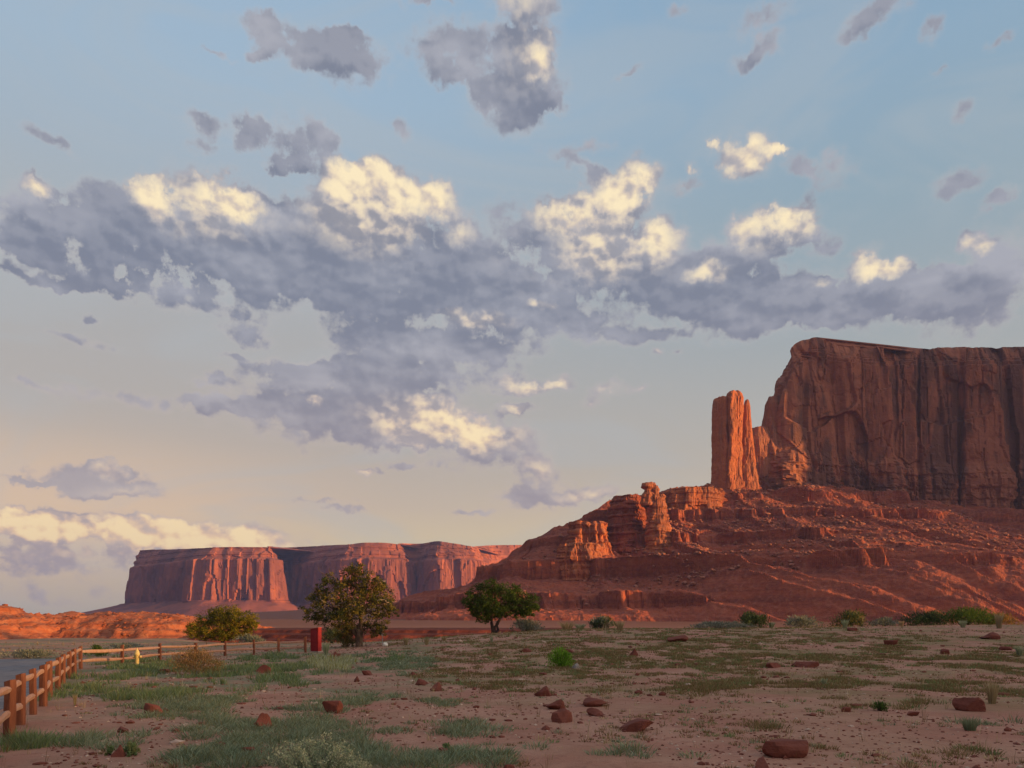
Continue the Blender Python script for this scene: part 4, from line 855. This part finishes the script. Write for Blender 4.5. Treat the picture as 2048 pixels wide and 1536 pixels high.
for x_, y_, k_, dn in zip(x[keep], y[keep], kind[keep], best[keep]):
    lod = max(7, int(46 * (13 / y_) ** .9)); wd = .006 * max(1, y_ / 16)
    u_ = rg.uniform(.6, 1.35)
    if k_ == 's': cl['s'].append((x_, y_, .34 * u_, .17 * u_, int(lod * 1.5), wd * 1.5, SAGE, 1.5))
    elif k_ == 'g': cl['g'].append((x_, y_, .36 * u_, .30 * u_, int(lod * 1.5), wd * 1.5, GREEN + SAGE[:2], .8))
    elif k_ == 'p': cl['p'].append((x_, y_, .30 * u_, .34 * u_, int(lod * 1.4), wd * 1.3, PALE[:2] + YEL[1:], .5))
    elif k_ == 'y': cl['y'].append((x_, y_, .30 * u_, .26 * u_, int(lod * 1.4), wd * 1.4, YEL, .7))
    elif dn < .2: cl['o'].append((x_, y_, .16 * u_, .10 * u_, int(lod * .8), wd * 1.2, [OLIVE, GREEN, STRAW, SAGE, TAN, TAN][rg.randint(6)], .9))
    else: cl['o'].append((x_, y_, .34 * u_, .15 * u_, int(lod * 1.3), wd * 1.3, OLIVE if rg.uniform() < .82 else GREEN, 1.0))
for i_ in rg.choice(len(x), 1500, replace=False):
    if not onroad[i_]: cl['o'].append((x[i_], y[i_], .07, rg.uniform(.12, .42), rg.randint(3, 9), .0035 * max(1, y[i_] / 14), STRAW if rg.uniform() < .6 else TAN, .5))
for k_, lab in (('s', 'sage-green sprawling weeds covering the left of the flat'), ('g', 'taller dark green weeds in front of the fence'), ('o', 'olive and brown dry grass tufts across the flat'), ('p', 'pale straw-green grass strip before the red box'), ('y', 'yellow-flowered weeds beside the fence corner')):
    if cl[k_]: tag(plant_mesh('ground_cover', cl[k_], rg), lab, kind='stuff')
print('clumps', {a: len(b) for a, b in cl.items()})

# single bushes and tufts one can point to
def bush(name, px_b, py_b, w, h, cols, label, cat, n=1600, lw=.012, spread=.55, grp=None, twig=False, straw=False, yd=None, wispy=False):
    if yd: X0, Y0 = (px_b - 1024) / F * yd, yd; Z0 = float(ground_z(X0, Y0))
    else: X0, Y0, Z0 = hit(px_b, py_b)
    sc_ = Y0 / F; r = w * sc_ / 2; H = h * sc_; r2 = np.random.RandomState(int(px_b * 7 + py_b)); root = empty(name, (X0, Y0, Z0))
    tag(root, label, cat, grp)
    if straw:
        nb = n; a = r2.uniform(0, 6.283, nb); q = np.sqrt(r2.uniform(0, 1, nb)); B = np.stack([np.cos(a) * q * r * .35, np.sin(a) * q * r * .35, a * 0 - .02], 1)
        Ln = np.stack([np.cos(a), np.sin(a)], 1) * (q * r * .8 / H)[:, None]
        V, q4, q3, cc_ = blades(B, H * r2.uniform(.5, 1.05, nb), np.full(nb, lw * max(1, Y0 / 18)), Ln, jit((1, 1, 1), nb, r2) * np.array(cols)[r2.randint(0, len(cols), nb)], r2)
        mesh('blades', V, [q4, q3], M['blade'], root, col=cc_); return root
    if wispy:
        A = r2.uniform(0, 6.28, 90); q_ = r2.uniform(.05, 1, 90) ** .6; T_ = np.stack([np.cos(A) * q_ * r, np.sin(A) * q_ * r * .8, H * r2.uniform(.35, 1.05, 90) * (1 - .35 * q_)], 1)
        joined('stems', [tube(wander((t_[0] * .3, t_[1] * .3, -.03), t_, r2, 5, .12), .005, .002, 4) for t_ in T_], M['twig'], root)
        i_ = r2.randint(0, 90, n); u_ = r2.uniform(.35, 1.03, n)[:, None]; B_ = T_[i_]
        p_ = B_ * np.array([.3, .3, 0]) * (1 - u_) + B_ * u_ + r2.normal(size=(n, 3)) * .028
        V, F_ = quads(p_, r2.uniform(.010, .026, n), r2, .38, np.array([0, 0, .8])); c_ = np.array(cols)[r2.randint(0, len(cols), n)] * (1 + .25 * r2.uniform(-1, 1, (n, 1)))
        c_ = np.where(u_ > .93, c_ * .5 + np.array([.30, .28, .16]), c_)
        mesh('foliage', V, F_, M['leaf'], root, col=np.repeat(np.clip(c_, .01, 1), 4, 0)); return root
    st = [tube(wander((0, 0, -.05), (r * .8 * math.cos(A) * q_, r * .8 * math.sin(A) * q_, H * .8 * (1 - .5 * q_ * q_)), r2, 5, .15), .012 * max(1, Y0 / 40) , .004, 4) for A, q_ in zip(r2.uniform(0, 6.28, 16), r2.uniform(.2, 1, 16))]
    joined('stems', st, M['twig'] if twig else M['barkd'], root)
    nl_ = int(n); ns = max(8, nl_ // 22); a = r2.uniform(0, 6.283, ns); q = r2.uniform(0, 1, ns) ** .5; zz_ = r2.uniform(.05, 1, ns) ** .8
    rad = np.sqrt(np.clip(1 - (zz_ * .92) ** 2.2, 0, 1)); lump = 1 + .22 * np.sin(3 * a + px_b) + .15 * np.sin(7 * a + py_b)
    sp_ = np.stack([np.cos(a) * r * q * rad * lump, np.sin(a) * r * q * rad * lump, zz_ * H * (.85 + .25 * fbm(np.cos(a) * 2 + px_b, np.sin(a) * 2, 0, 2))], 1)
    pts_ = (sp_[:, None] + r2.normal(size=(ns, 22, 3)) * np.array([r * .12, r * .12, H * .11])).reshape(-1, 3); pts_[:, 2] = np.clip(pts_[:, 2], .01, H * 1.08)
    up = pts_ / (np.linalg.norm(pts_, axis=1)[:, None] + .01) * .8 + np.array([0, 0, .8])
    V, F_ = quads(pts_, lw * 3.2 * max(1, Y0 / 26) * r2.uniform(.6, 1.4, len(pts_)), r2, .28, up)
    ci = np.array(cols)[np.repeat(r2.randint(0, len(cols), ns), 22)] * (1 + .22 * r2.uniform(-1, 1, (len(pts_), 1)))
    mesh('foliage', V, F_, M['leaf'], root, col=np.repeat(np.clip(ci, .01, 1), 4, 0)); return root
DK = [(.055,.085,.04), (.045,.07,.03), (.07,.10,.05)]; LIME = [(.16,.30,.03), (.21,.36,.045), (.12,.25,.025)]; MID = [(.08,.13,.03), (.10,.15,.035), (.06,.10,.025)]
GLD = [(.25,.19,.05), (.20,.16,.05), (.12,.14,.05)]  # gold clumps put a bush's sunlit side into its colour
bush('bush', 1122, 1334, 50, 36, LIME, 'bright lime green round bush alone on the flat', 'bush', 2600)
bush('bush', 392, 1350, 108, 52, TAN, 'large tan twiggy bush in front of the fence', 'bush', 5200, .010, twig=True)
bush('bush', 262, 1512, 30, 24, GREEN, 'small dark green bush right behind the pointed red rock', 'bush', 900, .010)
bush('bush', 220, 1512, 16, 16, GREEN, 'tiny green bush to the left of the pointed red rock', 'bush', 300, .010)
bush('bush', 1504, 1254, 60, 30, DK, 'dark green rounded bush on the crest, alone left of the grey-green ones', 'bush', 2600)
bush('bush', 1600, 1250, 80, 22, GREY, 'low grey-green brush on the crest between the dark round bush and the domed one', 'bush', 2200)
bush('bush', 1440, 1257, 120, 14, GREY, 'long low strip of pale sage on the crest', 'bush', 2200)
bush('bush', 1702, 1246, 64, 32, GLD + DK, 'domed olive bush on the crest with sunlit gold put into its leaf colours', 'bush', 2600)
bush('bush', 1768, 1247, 60, 18, GREY, 'low grey bush right of the domed olive bush', 'bush', 1200)
bush('bush', 1852, 1244, 96, 28, DK, 'wide dark green bush on the crest at right', 'bush', 3200)
bush('bush', 1936, 1242, 116, 34, MID, 'widest mid-green bush on the crest near the right edge', 'bush', 4000)
bush('bush', 1996, 1246, 70, 24, [(.32,.19,.06), (.26,.16,.05), (.16,.12,.04)], 'bush at the right end of the crest row, orange sunlight put into its colours', 'bush', 2000)  # orange tints stand for low sun on this bush
bush('bush', 1202, 1256, 54, 26, DK + GREY, 'dark round bush on the crest between straw tufts', 'bush', 2200)
bush('bush', 1052, 1262, 64, 26, GREY, 'grey-green bush just right of the fork-trunked tree', 'bush', 2000)
bush('bush', 664, 1286, 52, 30, [(.08,.10,.05), (.11,.12,.06)], 'grey-green bush beneath the left side of the tall tree', 'bush', 1800)
bush('bush', 695, 1294, 34, 34, [(.15,.12,.05), (.09,.09,.04)], 'brownish bush against the tall tree trunk', 'bush', 1400)
bush('bush', 500, 1288, 60, 20, GREY, 'low grey bush behind the fence under the bushy tree', 'bush', 1400)
bush('bush', 196, 1312, 40, 20, MID, 'small green bush behind the first bay of the crossing fence', 'bush', 1100)
bush('bush', 60, 1316, 110, 16, GREY, 'low grey-green brush along the far side of the road', 'bush', 2200)
bush('bush', 1760, 1422, 32, 18, MID, 'small dense green cushion plant in bare soil on the right', 'bush', 900, .008)
bush('bush', 893, 1508, 24, 18, GREEN, 'tuft of green growing over a red rock at the bottom', 'bush', 600, .008)
bush('bush', 640, 1562, 200, 96, PALE + SAGE[:1], 'big pale green wispy bush at the bottom edge', 'bush', 13000, .0035, wispy=True, twig=True)
bush('bush', 250, 1300, 70, 14, GREY, 'thin grey brush at the foot of the low orange hill', 'bush', 1200)
TG = 'straw-coloured grass tufts'
for (a, b, w_, h_, lab) in [(1134,1258,46,18,'straw grass tuft left of the dark round crest bush'),(1240,1260,24,20,'narrow straw tuft just right of the dark round crest bush'),(1060,1258,34,24,'straw tuft by the grey-green bush near the fork-trunked tree'),(1160,1258,30,12,'short straw tuft in the pale strip on the crest'),
(812,1290,14,16,'glowing tan tuft, left of two below the dark wash bank'),(853,1290,12,14,'glowing tan tuft, right of two below the dark wash bank'),(888,1282,14,10,'faint tan tuft on the edge above the wash'),(1722,1250,14,22,'sunlit golden tuft against the domed olive bush'),(1803,1253,12,12,'small sunlit tuft on the bare crest'),
(1926,1255,20,16,'pale sunlit tuft before the widest green bush'),(1998,1257,22,34,'tall glowing orange tuft near the right edge'),(1690,1256,18,18,'white-green tuft on a bare patch of crest'),(1543,1254,18,12,'pale tuft right of the dark rounded bush'),(2040,1312,24,24,'pale grey tuft at the right edge'),
(1984,1408,34,52,'tall pale grass beside the dark hollow-faced boulder'),(1648,1372,16,18,'single pale green tuft among brown grass'),(1940,1462,50,34,'loose blue-green tuft in the lower right'),(150,1412,10,26,'thin dry stalks near the fence'),(652,1312,18,30,'tall pale plume grass right beside the red box'),(983,1286,8,12,'lone pale stalk on the slope left of the lime bush')]:
    cs = SAGE if 'blue-green' in lab else PALE if ('pale' in lab and 'tall pale grass' not in lab) or 'white' in lab else STRAW
    bush('grass_tuft', a, b, w_, h_, cs, lab, 'grass tuft', 260, .006, grp=TG, straw=True)

# ------------------------------------------------------------------ thin evening haze
hm = bpy.data.materials.new('haze'); hm.use_nodes = True; T = NT(hm.node_tree)
T.t.links.new(T.n('ShaderNodeVolumePrincipled', inp={'Color': (.30, .40, .85, 1), 'Density': 6e-5, 'Anisotropy': .1}).outputs[0], T.n('ShaderNodeOutputMaterial').inputs['Volume'])
hb = 6700
Vh = [(x_, y_, z_) for z_ in (-30, 470) for x_, y_ in ((-hb, -hb), (hb, -hb), (hb, hb), (-hb, hb))]
tag(mesh('haze', Vh, [[(3, 2, 1, 0), (4, 5, 6, 7), (0, 1, 5, 4), (1, 2, 6, 5), (2, 3, 7, 6), (3, 0, 4, 7)]], hm), 'thin bluish evening haze over the desert', kind='stuff')
def hill_chips(rg, n):
    x = rg.uniform(-140, -40, n); y = rg.uniform(90, 176, n); z = np.maximum(hill_a(x, y), hill_b(x, y)); k_ = (z > .2) & (z > ground_z(x, y) + .15)
    x, y, z = x[k_], y[k_], z[k_]; s_ = .10 * rg.uniform(.1, 1, len(x)) ** -.6; return x, y, z + s_ * .1, np.minimum(s_, .45)
scatter_chips('rubble', 5000, hill_chips, M['lowhill'], 'broken blocks lying on the low orange hills', 6)
